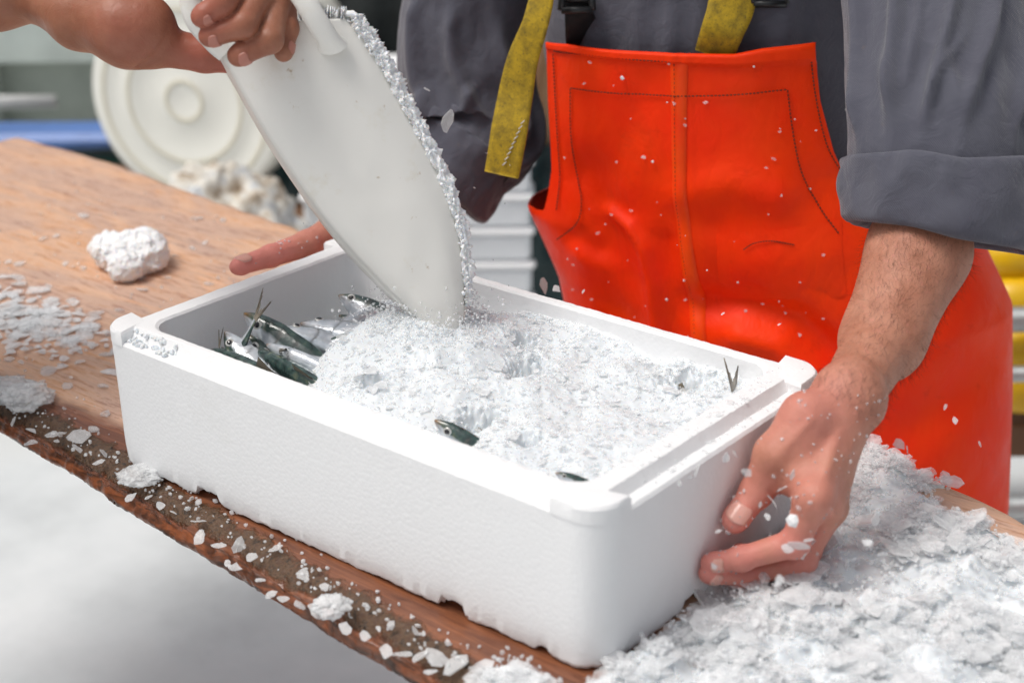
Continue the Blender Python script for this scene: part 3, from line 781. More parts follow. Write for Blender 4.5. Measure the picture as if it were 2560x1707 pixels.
# bits of ice on the box rim by its left corner
N = 60; P = np.column_stack([rng.uniform(-.268, -.20, N), rng.uniform(-.168, -.152, N), np.full(N, .1385)]); P[:, 2] += np.where(P[:, 1] > -.157, .006, .0)
cr = scatter('ice_crumbs', GRN, P, rng.uniform(.003, .009, N), rand_rot(N, 1., rng), MT['snow']); tag(cr, 'slushy ice smeared on the rim at the box corner nearest the sardines', 'ice', kind='stuff')
N = 130; P = np.column_stack([rng.uniform(.262, .296, N), rng.uniform(-.1, .165, N), np.full(N, .1395)]); P[:, 2] += np.where(P[:, 0] < .283, .0085, -.001)
cr = scatter('ice_crumbs', FLK, P, np.exp(rng.normal(math.log(.004), .4, N)), rand_rot(N, .3, rng), MT['flake']); tag(cr, 'thin ice slivers scattered on the box rim beside the gripping hand', 'ice', kind='stuff')


# ================================================================== sardines
FL = .165
def build_fish():
    root = empty('sardine')
    S = np.array([0, .012, .03, .06, .10, .15, .2, .3, .42, .55, .68, .78, .86, .92, .96]); Hh = np.array([.004, .014, .025, .040, .056, .072, .083, .096, .101, .094, .074, .052, .034, .025, .026])
    Ww = np.array([.004, .012, .019, .028, .037, .045, .050, .056, .057, .050, .036, .023, .013, .008, .006])
    s = np.concatenate([np.linspace(0, .24, 26), np.linspace(.26, .96, 26)]); hh = np.interp(s, S, Hh); ww = np.interp(s, S, Ww)
    n = 24; th = np.linspace(0, 2 * np.pi, n, endpoint=False)
    TH, SS = np.meshgrid(th, s)
    gill = np.exp(-((SS - .205 + .030 * np.sin(TH) ** 2) / .006) ** 2) * (np.sin(TH) < .72)
    mouth = np.exp(-((SS - .03) / .03) ** 2) * np.exp(-((np.sin(TH) - .05 + SS * 6) / .25) ** 2)
    k = 1 - .06 * gill - .05 * np.exp(-((SS - .19) / .015) ** 2) * 0
    Y = ww[:, None] * np.cos(TH) * k; Z = (hh[:, None]) * np.sin(TH) * k + (-.006 * np.exp(-((SS - .0) / .04) ** 2))
    V = np.stack([SS, Y, Z], -1).reshape(-1, 3) * FL
    back = (np.sin(TH) * .5 + .5) ** .9 + .06 * np.exp(-(SS / .05) ** 2); sn = np.exp(-(SS / .028) ** 2) * .9
    Fq = [tuple(f)[::-1] for f in gridf(len(s), n, True)] + [tuple(range(n)), tuple(range((len(s) - 1) * n, len(s) * n))[::-1]]
    body = obj('body', V, Fq, MT['fish'], root, True, {'back': back.ravel(), 'snout': sn.ravel(), 'gill': np.clip(gill * .75 + mouth * .6, 0, 1).ravel()})
    for sg in (-1, 1):
        c = np.array([.088, sg * .0325, .014]) * FL; r = .0235 * FL
        def dome(r, hgt, off, nr=7, nn=18):
            V = []
            for i in range(nr):
                a = i / (nr - 1) * math.pi / 2
                for t in np.linspace(0, 2 * np.pi, nn, endpoint=False): V.append(c + np.array([r * math.cos(a) * math.cos(t), sg * (off + hgt * math.sin(a)), r * math.cos(a) * math.sin(t)]))
            f = [tuple(q) for q in gridf(nr, nn, True)]; return np.array(V), [q[::-1] if sg > 0 else q for q in f]
        e = obj('eye', *dome(r, .0011, .0002), MT['eyering'], root)
        obj('pupil', *dome(r * .62, .0010, .00085), MT['pupil'], e)
    # forked tail with rays
    V = []; F = []; nr = 22
    for layer in (-1, 1):
        for i in range(nr):
            u = i / (nr - 1) * 2 - 1
            tipx = .985 + .045 + .125 * abs(u) ** 1.25 + .010 * ((i * 7) % 5 - 2) / 2; tipz = .125 * u * (1 + .02 * ((i * 3) % 4))
            for j, t in enumerate(np.linspace(0, 1, 6)):
                V.append((.945 + (tipx - .945) * t, layer * (.0016 * (1 - t) + .0009) + .0022 * (1 if i % 2 else -1) * t, (.024 * u) * (1 - t) + tipz * t))
    m = nr * 6
    for i in range(nr - 1):
        for j in range(5):
            if j >= 3 and i % 4 == 1: continue
            a = i * 6 + j; F += [(a, a + 6, a + 7, a + 1), (m + a, m + a + 1, m + a + 7, m + a + 6)]
    obj('tail_fin', np.array(V) * FL, F, MT['fin'], root, True)
    V = []; 
    for layer in (-1, 1):
        for i in range(8):
            t = i / 7; V += [((.40 + .12 * t), layer * .0015, .097), ((.44 + .12 * t), layer * .001, .097 + .075 * (1 - t) ** 1.2 + .012)]
    F = [(2 * i, 2 * i + 2, 2 * i + 3, 2 * i + 1) for i in range(7)] + [(16 + 2 * i, 16 + 2 * i + 1, 16 + 2 * i + 3, 16 + 2 * i + 2) for i in range(7)]
    obj('dorsal_fin', np.array(V) * FL, F, MT['fin'], root)
    return root


def copy_tree(o, parent=None):
    c = o.copy(); col.objects.link(c); c.parent = parent
    for ch in [q for q in o.children]: copy_tree(ch, c)
    return c


fish0 = build_fish(); used = [False]
def fish(head, tail, up, label, scale=1.):
    """head: point of the snout; tail: a point the body runs towards; up: where the dark back faces"""
    o = copy_tree(fish0) if used[0] else fish0; used[0] = True
    t = nrm(np.asarray(tail) - head); u = np.asarray(up, float); u = nrm(u - t * (u @ t)); y = np.cross(u, t)
    R = Matrix(((t[0], y[0], u[0], head[0]), (t[1], y[1], u[1], head[1]), (t[2], y[2], u[2], head[2]), (0, 0, 0, 1)))
    o.matrix_world = R @ Matrix.Scale(scale, 4)
    return tag(o, label, 'fish', 'sardines in the fish box')
toC = -FW
UPV = np.array([0, 0, 1.])
def fishd(h, d, up, label, scale=1.): fish(np.asarray(h), np.asarray(h) + nrm(d), up, label, scale)
def tailfish(base, dirup, up, label, scale=1.):
    """tail sticks out: base of the tail fin at 'base', fin pointing along dirup"""
    d = nrm(dirup); fish(np.asarray(base) - d * FL * .95 * scale, np.asarray(base), up, label, scale)
fishd(KX(480, 803, -.243), (.97, .02, -.16), UPV * .8 - FW * .5, 'dark-backed sardine lying along the front wall at the left corner of the box', 1.1)
fishd(KX(514, 763, -.236), (.74, -.06, -.42), -RT * .9 - UP * .5 + toC * .15, 'silvery sardine with its snout raised beside the upright dark fin', 1.15)
fishd(KX(566, 764, -.220), (.52, .05, -.62), RT * .95 + toC * .25, 'sardine poking its pale pointed snout straight up, big round eye', 1.15)
fishd(KX(562, 716, -.236), (.74, .10, -.45), RT * .55 + UP * .75 + toC * .35, 'dark sardine with orange-brown snout resting against the left inner wall', 1.5)
b0 = KX(584, 738, -.205); tailfish(b0, nrm(UP * .80 + RT * .42 - FW * .15), RT * .45 + toC * .9 - UP * .2, 'sardine diving into the heap with only its forked brown tail raised', .95)
b1 = KX(503, 800, -.236); tailfish(b1, nrm(UP * .95 + RT * .08 + FW * .1), toC * .95 + RT * .35, 'sardine buried head down, its thin dark tail standing edge-on in the corner', .62)
f7t = KX(668, 806, -.172); tailfish(f7t, nrm(-RT * .50 - UP * .24 - FW * .80), -RT * .75 - UP * .5 + FW * .5, 'bright silver sardine showing its belly, tail towards the box corner', 1.4)
fishd(KX(779, 676, -.225), (.86, .10, -.30), UP * .6 + RT * .75 - toC * .1, 'sardine head peeking out of the poured ice by the back of the left wall', 1.15)
fishd(KX(779, 722, -.205), (.85, -.1, -.3), UPV * .5 + UP * .6, 'sardine with only its blunt yellowish snout out of the poured ice', .8)
fishd(KX(583, 806, -.205), (.97, -.06, -.10), UP * .3 + toC * .95, 'sardine seen from its mottled green back, half under the poured ice', 1.15)
fishd(KX(596, 812, -.200), (.80, .30, -.05), FW + UP * .1, 'small sardine lying on its side, pale silver flank upward', .9)
fishd(KX(640, 752, -.195), (.55, .55, -.30), FW * .8 + UP * .4, 'silver sardine flank wedged between the dark sardine and the belly-up one', 1.15)
fishd(KX(612, 792, -.185), (.80, .15, -.22), FW * .75 - RT * .4 - UP * .3, 'sardine lying belly-up among the heads in the left end', 1.0)
fishd(KX(690, 742, -.200), (.70, .35, -.10), FW * .9 + UP * .35, 'silver sardine lying along the left inner wall above the pile', 1.25)
fishd(KX(545, 806, -.222), (.93, .12, -.22), FW * .6 + UP * .5, 'sardine with a pale gill cover beside the front wall', .95)
tailfish(KX(736, 792, -.160), nrm(-RT * .75 - UP * .15 + FW * .1), UP * .9 + FW * .3, 'sardine sliding out of the poured ice tail first', .9)
fishd(KZ(1000, 962, .128), (.72, .22, -.58), UPV * .7 + RT * .5 + toC * .15, 'lone dark sardine head looking out of the ice by the front wall', 1.05)
fishd(KZ(1276, 1084, .124), (.70, .40, -.45), UPV * .6 + FW * .2, 'sardine with its yellow snout against the near corner of the box', .50)
b2 = KZ(1686, 908, .124); tailfish(b2, nrm(UP * .9 - RT * .05 + FW * .2), FW * .9 + RT * .42, 'sardine buried in ice at the far right, small forked tail sticking up', .98)
for hpt, lab, dv in ((HOLES[0], 'sardine under the ice, dark back glimpsed below the back wall', (1, .4, 0)), (HOLES[1], 'sardine under the ice, dark back showing in the middle of the bed', (.8, -.5, 0)), (HOLES[3], 'sardine under the ice near the raised forked tail', (-.9, .15, 0)), (HOLES[5], 'sardine under the ice just right of the lone dark head', (1, .1, 0))):
    d = nrm(np.array(dv)); c = np.array([hpt[0], hpt[1], .094 if hpt is not HOLES[5] else .088]); fish(c - d * FL * .4, c + d, UPV + np.array([.1, -.2, 0]), lab)

# ================================================================== scoop cut from a milky plastic canister
sc = empty('ice_scoop', K(760, 400, 1.44)); tag(sc, 'milky white plastic scoop cut from a canister, tipping ice into the box', 'scoop')
Lp = np.array([(470, 62), (490, 98), (530, 167), (600, 290), (700, 440), (780, 545), (870, 643), (950, 722), (1010, 790)], float)
Rp = np.array([(800, 42), (838, 92), (880, 160), (925, 245), (975, 335), (1028, 450), (1058, 560), (1068, 680), (1062, 806)], float)
HS = 1.086                                           # everything at the scoop handle sits this much farther out
def sdepth(y, u): return 1.405 + .075 * np.clip(y / 800, -.05, 1.02) + .012 * u
def KH(x, y, d): return K(x, y, d * HS)
nt, nu = 60, 30
Ls = spline(Lp, nt); Rs = spline(Rp, nt)
away = nrm(FW * .95 - UP * .12 - RT * .05)
def spoint(ti, u):
    i = np.clip(ti, 0, nt - 1); a = Ls[int(i)]; b = Rs[int(i)]; q = a + (b - a) * u
    dd = sdepth(q[1], u) - .013 * (1 - (2 * u - 1) ** 4)
    return K(q[0], q[1], dd)
rows = []
nw = 7
for r in range(-nw, nt):
    row = []
    tr = max(r, 0); er = max(-r, 0) / nw
    wd = .052 * (1 - .72 * (tr / nt) ** 1.5)
    for c in range(-nw, nu + nw):
        u = min(max(c / (nu - 1), 0), 1); ec = max(-c, c - nu + 1, 0) / nw
        e = max(er, ec); p = spoint(tr, u); off = np.zeros(3)
        if e > 0:
            rad = .010; tot = rad * 1.57 + wd; L = e * tot
            out = np.zeros(3)
            side = nrm(spoint(tr, 1.) - spoint(tr, 0.)); upd = nrm(spoint(0, .5) - spoint(8, .5))
            dirn = (side * (1 if c >= nu else -1 if c < 0 else 0)) * (ec > 0) + upd * (er > 0)
            if np.linalg.norm(dirn) > 0: dirn = nrm(dirn)
            if L < rad * 1.57: off = away * rad * (1 - math.cos(L / rad)) + dirn * rad * math.sin(L / rad)
            else: off = away * (rad + L - rad * 1.57) + dirn * rad
            off = off - dirn * rad * .8
        row.append(p + off)
    rows.append(row)
nr_, ncc = len(rows), len(rows[0])
V = np.array(rows).reshape(-1, 3); V = V + .0006 * fbm(V * 60, 41, 2)[:, None] * away
o = obj('canister_shell', V, gridf(nr_, ncc), MT['hdpe'], sc)
md = o.modifiers.new('thickness', 'SOLIDIFY'); md.thickness = .0026; md.offset = 1
# handle loop moulded on the canister
hp_ = spline([K(*q) for q in ((764, 106, 1.410), (750, 84, 1.398), (722, 40, 1.388), (694, -8, 1.384), (640, -78, 1.384), (540, -100, 1.388), (462, -60, 1.394), (438, -10, 1.398), (452, 48, 1.403), (492, 96, 1.412), (520, 120, 1.416))], 60)
rr = [(.0105 + .004 * max(0, 1 - i / 5), .0065 + .003 * max(0, 1 - i / 5)) for i in range(60)]
MB().add(*(lambda a: (a[0], [tuple(f) for f in a[1]]))(loft(hp_, rr, 20, RT))).build('handle', MT['hdpe'], sc)
# frost along the cut right-hand edge and the top edge
P = []
for i in range(10000):
    t = rng.uniform(0, nt - 6); q = Rs[int(t)] + (Rs[int(t) + 1] - Rs[int(t)]) * (t % 1); w = 1 - .45 * t / nt
    k = rng.uniform(-.3, 1.) * rng.uniform(.5, 1.25) 
    nx_ = 1 - (t / nt) * .1
    P.append(K(q[0] + 26 * k * w * nx_, q[1] - 7 * k * w, sdepth(q[1], 1) + rng.uniform(-.009, .010)))
for i in range(260):
    u = rng.uniform(.62, 1.04); P.append(K(470 + 330 * u, 42 - rng.uniform(-8, 6), sdepth(42, u) + rng.uniform(-.006, .02)))
P = np.array(P)
nf = 420; tf = np.linspace(-7, nt - 7, nf); path = []
for t in tf:
    if t < 0: q = np.array([800 + t * 16., 42.])
    else: q = Rs[int(t)] + (Rs[min(int(t) + 1, nt - 1)] - Rs[int(t)]) * (t % 1)
    path.append(K(q[0] + (11 if t > 0 else 0) * (1 - .4 * max(t, 0) / nt), q[1] - 3, sdepth(q[1], 1) + .002))
def crust(T, S):
    sp_ = np.stack([np.cos(T) * 2.2, np.sin(T) * 2.2, S * 60], -1); return .0030 * fbm(sp_, 131, 3) + .0016 * fbm(sp_ * 4.1, 137, 2) + .0022 * np.maximum(0, fbm(sp_ * 2.3, 139, 2)) ** 1.5
fv, ff = loft(path, [(.0062 * math.sin(min(1, (i + 4) / 40, (nf - i + 3) / 50) * 1.5708) * (1 - .25 * i / nf), .0075 * (1 - .35 * i / nf)) for i in range(nf)], 44, RT, crust)
o = obj('frost', fv, ff, MT['lump'], sc); o['kind'] = 'stuff'
P = P[rng.choice(len(P), 420, replace=False)]
scatter('frost_spikes', GRN, P, np.exp(rng.normal(math.log(.0030), .4, len(P))).clip(.0012, .006), rand_rot(len(P), 1.2, rng), MT['lump'], sc, True)['kind'] = 'stuff'
# ice sliding out of the mouth of the scoop
N = 2600; q = rng.normal(0, 1, (N, 3)); c0 = K(990, 742, 1.492); P = c0 + q * np.array([.030, .026, .012]) + np.array([-.005, .0, .0])
P = P[P[:, 2] > bedz(P[:, 0], P[:, 1]) - .004]
st = scatter('falling_ice', GRN, P, rng.uniform(.0014, .0045, len(P)), rand_rot(len(P), 2., rng), MT['ice']); tag(st, 'stream of fine ice pouring from the scoop onto the heap', 'ice', kind='stuff')

# ================================================================== people
def nail(parent, a, tip, r, dorsal, w=.62, l0=-.009, l1=.0035, mat='nail'):
    d = nrm(np.asarray(tip) - a); dz = np.asarray(dorsal, float); dz = nrm(dz - d * (dz @ d)); sd_ = np.cross(d, dz); V = []
    us = np.linspace(0, 1, 9); vs = np.linspace(-1, 1, 9)
    for layer in (0, 1):
        for u in us:
            ww = w * 1.05 * (1 - .55 * max(0, (u - .72) / .28) ** 2 * .9) * (1 - .35 * max(0, (.25 - u) / .25) ** 2)
            for v in vs:
                a_ = v * ww * 1.25; rr = (r + (.0009 if layer else -.0016)) * (1 - .10 * max(0, u - .55))
                V.append(np.asarray(tip) + d * (l0 + (l1 - l0) * u - .0012 * v * v) + rr * (math.cos(a_) * dz + math.sin(a_) * sd_))
    f = [tuple(q) for q in gridf(9, 9, False, 81)]
    rim = [i for i in range(9)] + [9 * i + 8 for i in range(1, 9)] + [80 - i for i in range(1, 9)] + [72 - 9 * i for i in range(1, 8)]
    f += [(rim[i], rim[(i + 1) % len(rim)], rim[(i + 1) % len(rim)] + 81, rim[i] + 81) for i in range(len(rim))]
    return obj('fingernail', V, f, MT[mat], parent)


def redness(V, spots):
    r = np.zeros(len(V))
    for c, rad, a in spots: r = np.maximum(r, a * np.exp(-(np.linalg.norm(V - c, axis=1) / rad) ** 2))
    return r


def core_body(fd, sh_l, sh_r, el_l, el_r, hipc, chest, head, face, e, mid_l=None, mid_r=None):
    """low resolution trunk, head and legs; e = the person's left-right axis"""
    F = fd.F; face = nrm(face)
    fd.cap(F, hipc, .10, chest, .10, .03, .06); fd.cap(F, chest, .10, (np.asarray(sh_l) + sh_r) / 2 + [0, 0, -.04], .08, .03, .06)
    fd.cap(F, sh_l, .045, sh_r, .045, .02, .06); nk = (np.asarray(sh_l) + sh_r) / 2
    fd.cap(F, nk + [0, 0, -.02], .062, np.asarray(head) - [0, 0, .06], .056, .03, .05)
    fd.cap(F, head, .086, np.asarray(head) + [0, 0, .03], .092, .02, .05); fd.cap(F, head, .07, np.asarray(head) + face * .035 - [0, 0, .07], .045, .03, .04)
    fd.cap(F, np.asarray(head) + face * .085 + [0, 0, .02], .008, np.asarray(head) + face * .108 - [0, 0, .018], .014, .012, .03)
    for s in (-1, 1): fd.cap(F, np.asarray(head) + e * s * .084 + [0, 0, .02], .012, np.asarray(head) + e * s * .09 - [0, 0, .018], .012, .008, .03)
    for a, m_, b in ((sh_l, mid_l, el_l), (sh_r, mid_r, el_r)):
        if m_ is None: m_ = (np.asarray(a) + b) / 2
        fd.cap(F, a, .048, m_, .045, .02, .04); fd.cap(F, m_, .045, b, .042, .02, .04)
    for s in (-1, 1):
        h = np.asarray(hipc) + e * s * .10; k = np.array([h[0], h[1], GZ + .46]) + face * .02; an = np.array([h[0], h[1], GZ + .09]) - face * .02
        fd.cap(F, h, .09, k, .062, .04, .05); fd.cap(F, k, .06, an, .042, .03, .05); fd.cap(F, an - [0, 0, .045], .034, an + face * .16 - [0, 0, .06], .03, .03, .04)


# ---------------------------------------------------------------- the worker behind the table
PSI = math.radians(20); BE = np.array([math.cos(PSI), math.sin(PSI), 0]); BB = np.array([-math.sin(PSI), math.cos(PSI), 0])
BO = K(1555, 118, 1.72); BO[2] = 0
def B(p, q, z): return BO + p * BE + q * BB + np.array([0, 0, z])
def KB(x, y, q):
    d = ray(x, y); return CAM + d * ((BB @ (BO + BB * q - CAM)) / (BB @ d))
def loc(v): return (v - BO) @ BE, (v - BO) @ BB, v[2]

wk = empty('person', B(.1, .15, GZ)); tag(wk, 'worker in grey shirt and orange bib overalls steadying the box with both hands', 'person')
shl = B(.175, .15, .50); shr = B(-.18, .15, .50); ell = K(2168, 462, 1.455); elr = K(1072, 290, 2.0)
# hand on the right end of the box
def XP(a, b, X): return KX(*c2(a, b), X)
wr = XP(1130, 225, .354)
th_ = [XP(900, 270, .342), XP(675, 530, .329), XP(548, 790, .3185), XP(400, 985, .3135)]
ix = [XP(955, 830, .372), XP(815, 1160, .362), XP(440, 1268, .327), XP(235, 1300, .310)]
mi = [XP(1035, 895, .372), XP(868, 1285, .359), XP(455, 1385, .322), XP(215, 1378, .309)]
rg = [mi[0] + [-.005, .019, -.012], mi[1] + [-.006, .019, -.003], mi[2] + [-.002, .021, .0], mi[3] + [.002, .024, .002]]
pk = [rg[0] + [-.008, .017, -.010], rg[1] + [-.006, .014, .006], rg[2] + [.004, .014, .004], rg[3] + [.004, .012, .004]]
cl = [K(2150, 455, 1.500), K(2110, 580, 1.458), K(2028, 778, 1.405), XP(1190, 140, .355), wr]
lo = np.min(np.array(cl + th_ + ix + mi + pk), 0) - .07; hi = np.max(np.array(cl + th_ + ix + mi + pk), 0) + .07
fd = Field(lo, hi, .0016); core = fd.F
fd.chain(core, cl, [.038, .0420, .0322, .0258, .0250], .02)
fd.cap(core, cl[1] + RT * .006, .035, cl[2] + RT * .003, .027, .02); fd.cap(core, cl[1] - RT * .006 + UP * .01, .034, cl[2] - RT * .003, .027, .02)
fd.cap(core, cl[3] + UP * .004 + toC * .004, .024, wr + toC * .002, .022, .015); fd.cap(core, cl[3] + RT * .011, .017, cl[3] + RT * .011 - UP * .006, .017, .012)
for f_, r1 in ((ix, .0145), (mi, .0145), (rg, .0135), (pk, .0125)): fd.cap(core, wr + (f_[0] - wr) * .12, .0195, f_[0], r1, .012)
fd.cap(core, ix[0], .0125, pk[0], .011, .012)
fd.chain(core, [wr + (th_[0] - wr) * .5, th_[0], th_[1]], [.020, .020, .0165], .012)
web = XP(800, 610, .345); fd.cap(core, (th_[0] + th_[1]) / 2 + (ix[0] - th_[1]) * .2, .013, web + (ix[0] - web) * .15, .0095, .014)
fd.cap(core, th_[0] + toC * .004, .012, th_[1] + toC * .006, .0115, .008); fd.cap(core, XP(700, 700, .331), .0105, XP(880, 770, .356), .0105, .012); fd.cap(core, XP(760, 640, .336), .012, XP(900, 700, .358), .012, .012)
fd.cap(core, wr + toC * .020, .003, ix[0] + toC * .0135, .0036, .005); fd.cap(core, wr + toC * .018 + RT * .012, .003, mi[0] + toC * .013, .0036, .005); fd.cap(core, cl[2] + toC * .0315 + RT * .004, .0016, wr + toC * .0265 + RT * .008, .0022, .004); fd.cap(core, th_[0] + toC * .021, .0024, th_[1] + toC * .0165, .0026, .004)
fd.cap(core, ix[0] + toC * .004, .0125, ix[0] + toC * .005, .0125, .006)
base = core.copy(); tot = core.copy()
spots = []
for f_, rad in ((th_[1:], (.0170, .0133, .0111)), (ix, (.0146, .0116, .0098, .0084)), (mi, (.0145, .0117, .0098, .0083)), (rg, (.013, .011, .009, .0078)), (pk, (.012, .0098, .0082, .007))):
    g_ = fd.new(); fd.chain(g_, f_, rad, .005)
    for j in range(1, len(f_) - 1): fd.cap(g_, f_[j] + toC * .0008, rad[j] + .0006, f_[j] + toC * .0008, rad[j] + .0006, .004)
    d_ = nrm(f_[-1] - f_[-2]); fd.cap(g_, f_[-1], rad[-1], f_[-1] + d_ * .003, rad[-1] * .86, .004)
    tot = np.minimum(tot, smin(base, g_, .007)); spots += [(f_[-1], .028, 1.), (f_[1], .022, .85)] + [(f_[0] * .5 + f_[1] * .5, .02, .7)]
spots += [(th_[0], .045, .6), (ix[0], .035, .5), (ix[1], .03, .9), (mi[1], .03, .9), (ix[2], .03, .9), (mi[2], .03, .9)]
def creases(F, fdx, a, b, r, dors, offs, rad=.0016):
    d = nrm(b - a); dz = nrm(dors - d * (dors @ d)); sd_ = np.cross(d, dz)
    for o_ in offs:
        q = a + d * o_
        for t0, t1 in ((-.9, -.3), (-.3, .3), (.3, .9)): fdx.cap(F, q + (r + rad * .45) * (dz * math.cos(t0) + sd_ * math.sin(t0)), rad, q + (r + rad * .45) * (dz * math.cos(t1) + sd_ * math.sin(t1)), rad, .0016, .02, True)
V1, F1 = surfnet(tot, fd.lo, fd.h); r1_ = redness(V1, spots)
# the other hand, flat against the left end of the box
XL = -.331
t2 = [KX(772, 533, -.345), KX(705, 560, -.336), KX(622, 588, XL), KX(552, 611, XL)]
wr2 = KX(835, 505, -.352)
c2l = [elr + FW * .02, (elr + wr2) / 2 + FW * .015, wr2]
fing = []
for j in range(4):
    a = np.array([-.336, .175 - .004 * j, .112 - .021 * j]); fing.append([a, a + np.array([.004, -.045, -.006]), a + np.array([.010, -.078, -.008]), a + np.array([.016, -.100, -.008])])
lo2 = np.min(np.array(c2l + t2 + sum(fing, [])), 0) - .06; hi2 = np.max(np.array(c2l + t2 + sum(fing, [])), 0) + .06
fd2 = Field(lo2, hi2, .002); c_ = fd2.F
fd2.chain(c_, c2l, [.030, .034, .027], .02); 
for f_ in fing: fd2.cap(c_, wr2 + (f_[0] - wr2) * .2, .018, f_[0], .0125, .012)
fd2.chain(c_, [wr2, t2[0], t2[1]], [.024, .0205, .0145], .012)
b_ = c_.copy(); tt_ = c_.copy()
for f_, rad in [(t2[1:], (.0145, .0122, .0098))] + [(f_, (.0125, .0105, .009, .0078)) for f_ in fing]:
    g_ = fd2.new(); fd2.chain(g_, f_, rad, .005); d_ = nrm(f_[-1] - f_[-2]); fd2.cap(g_, f_[-1], rad[-1], f_[-1] + d_ * .005, rad[-1] * .8, .004); tt_ = np.minimum(tt_, smin(b_, g_, .007))
V2, F2 = surfnet(tt_, fd2.lo, fd2.h); r2_ = redness(V2, [(t2[3], .06, 1.), (t2[2], .05, .9), (t2[1], .03, .6)])
hd = B(-.005, -.02, .76)
fd3 = Field(B(.12, .2, 0) + [-.55, -.55, GZ - .01], B(.0, .1, 0) + [.55, .45, .92], .0125)
core_body(fd3, shl, shr, ell, elr, B(.12, .165, .0), B(.0, .15, .3), hd, -BB, BE, K(2150, 0, 1.56), K(1085, -20, 1.99))
V3, F3 = surfnet(fd3.F, fd3.lo, fd3.h)
wb = obj('body', np.concatenate([V1, V2, V3]), np.concatenate([F1, F2 + len(V1), F3 + len(V1) + len(V2)]), MT['skin'], wk, True, {'red': np.concatenate([r1_, r2_, np.full(len(V3), .1)])})
nail(wb, th_[2], th_[3], .0116, toC + UP * .25 - RT * .15, .74, -.0105, .0066)
nail(wb, ix[2], ix[3], .0088, toC * .9 - UP * .35, .62, -.0065, .0040)
nail(wb, mi[2], mi[3], .0087, toC * .8 - UP * .6, .62, -.0060, .0040)
nail(wb, t2[2], t2[3], .0106, UP * .8 + toC * .5, .66, -.010, .0055)
# hair on the forearm
hv = []; hf = []; k = 0
ax0, ax1 = cl[1], cl[3]
cand = np.where((np.abs((V1 - (ax0 + ax1) / 2) @ nrm(ax1 - ax0)) < np.linalg.norm(ax1 - ax0) * .62) & (((V1 - ax0) @ toC) > -.2))[0]
axd = nrm(ax1 - ax0)
for i in rng.choice(cand, 7000):
    p = V1[i]; rad_ = p - (ax0 + axd * ((p - ax0) @ axd)); nn_ = nrm(rad_)
    if nn_ @ toC < -.35: continue
    d = nrm(axd * .8 + RT * rng.normal(.1, .35) + UP * rng.normal(0, .25) + nn_ * .12); L = rng.uniform(.008, .017); s_ = nrm(np.cross(d, nn_)) * .00007
    q = p + d * L * .5 + nn_ * .0006; e_ = p + d * L - nn_ * .0004
    hv += [p - s_, p + s_, q - s_ * .8, q + s_ * .8, e_]; hf += [(k, k + 1, k + 3, k + 2), (k + 2, k + 3, k + 4)]; k += 5
obj('arm_hair', hv, hf, MT['hair'], wb)['kind'] = 'stuff'
V = []; n = 20
for i in range(11):
    a = i / 10 * 1.75
    for t in np.linspace(0, 2 * np.pi, n, endpoint=False):
        dr = np.array([math.cos(t), math.sin(t), 0]); back_ = dr @ BB
        rad_ = .104 + .006 * vnoise(np.array([i * .9, t * 2, 0]), 8)
        V.append(hd + [0, 0, .035] + np.array([math.sin(a) * dr[0], math.sin(a) * dr[1], math.cos(a) - (.55 * max(0, back_) if i > 7 else -.25 * max(0, -back_) * (i > 6))]) * rad_)
obj('hair', V, [tuple(f)[::-1] for f in gridf(11, n, True)] + [tuple(range(n))], MT['hair'], wk)
for s in (-1, 1):
    MB().tube([hd - BB * .078 + BE * s * .032 + [0, 0, .022], hd - BB * .089 + BE * s * .032 + [0, 0, .022]], [.012, .006], 10).build('eye', MT['eyering'], wk)
MB().tube([hd - BB * .085 + BE * t * .024 - [0, 0, .058] for t in (-1, -.5, 0, .5, 1)], [.002, .005, .006, .005, .002], 8).build('mouth', MT['nail'], wk)

# ---- orange bib overalls
zz_ = [-.9, -.25, -.1, .02, .11, .2, .35, .6]
def opar(z):
    return (np.interp(z, zz_, [.14, .14, .125, .090, .030, .01, -.004, -.004]), np.interp(z, zz_, [.28, .28, .28, .268, .245, .21, .2, .2]), np.interp(z, zz_, [.17, .17, .17, .16, .15, .14, .14, .14]))
def oxr(z): return np.interp(z, [-.25, -.1, .02, .11, .2, .35], [-.015, -.012, .022, .058, .015, 0])
FOLDS = []
def fold(pts, amp, w, sharp=0):
    P = [loc(KB(x, y, 0)) for x, y in pts]; FOLDS.append((np.array([(a, c) for a, b, c in P]), amp, w))
fold([(1340, 420), (1390, 500), (1400, 600), (1430, 720)], -.016, .030); fold([(1395, 500), (1440, 525), (1472, 575), (1490, 660), (1500, 780)], .013, .0095); fold([(1530, 560), (1545, 680), (1550, 800)], -.007, .014)
fold([(1560, 450), (1680, 420), (1780, 450)], .009, .024); fold([(1600, 560), (1750, 600), (1900, 590)], .006, .028); fold([(1610, 700), (1720, 705), (1830, 745), (1920, 830)], -.020, .022)
fold([(1700, 770), (1790, 790), (1860, 860)], .012, .02); fold([(1330, 600), (1400, 640), (1440, 720)], .010, .02); fold([(1300, 560), (1360, 590)], -.006, .012)
fold([(2060, 880), (2180, 800), (2290, 700)], .006, .03); fold([(2100, 1000), (2220, 930), (2310, 860)], -.010, .03); fold([(1545, 118), (1560, 400), (1590, 650), (1610, 800)], .0022, .006); fold([(1575, 118), (1590, 400), (1620, 650), (1640, 800)], .0012, .005)
fold([(1480, 200), (1440, 300), (1400, 400)], -.004, .02); fold([(1780, 220), (1830, 330), (1880, 460)], -.004, .02); fold([(1640, 520), (1660, 640)], -.004, .012)
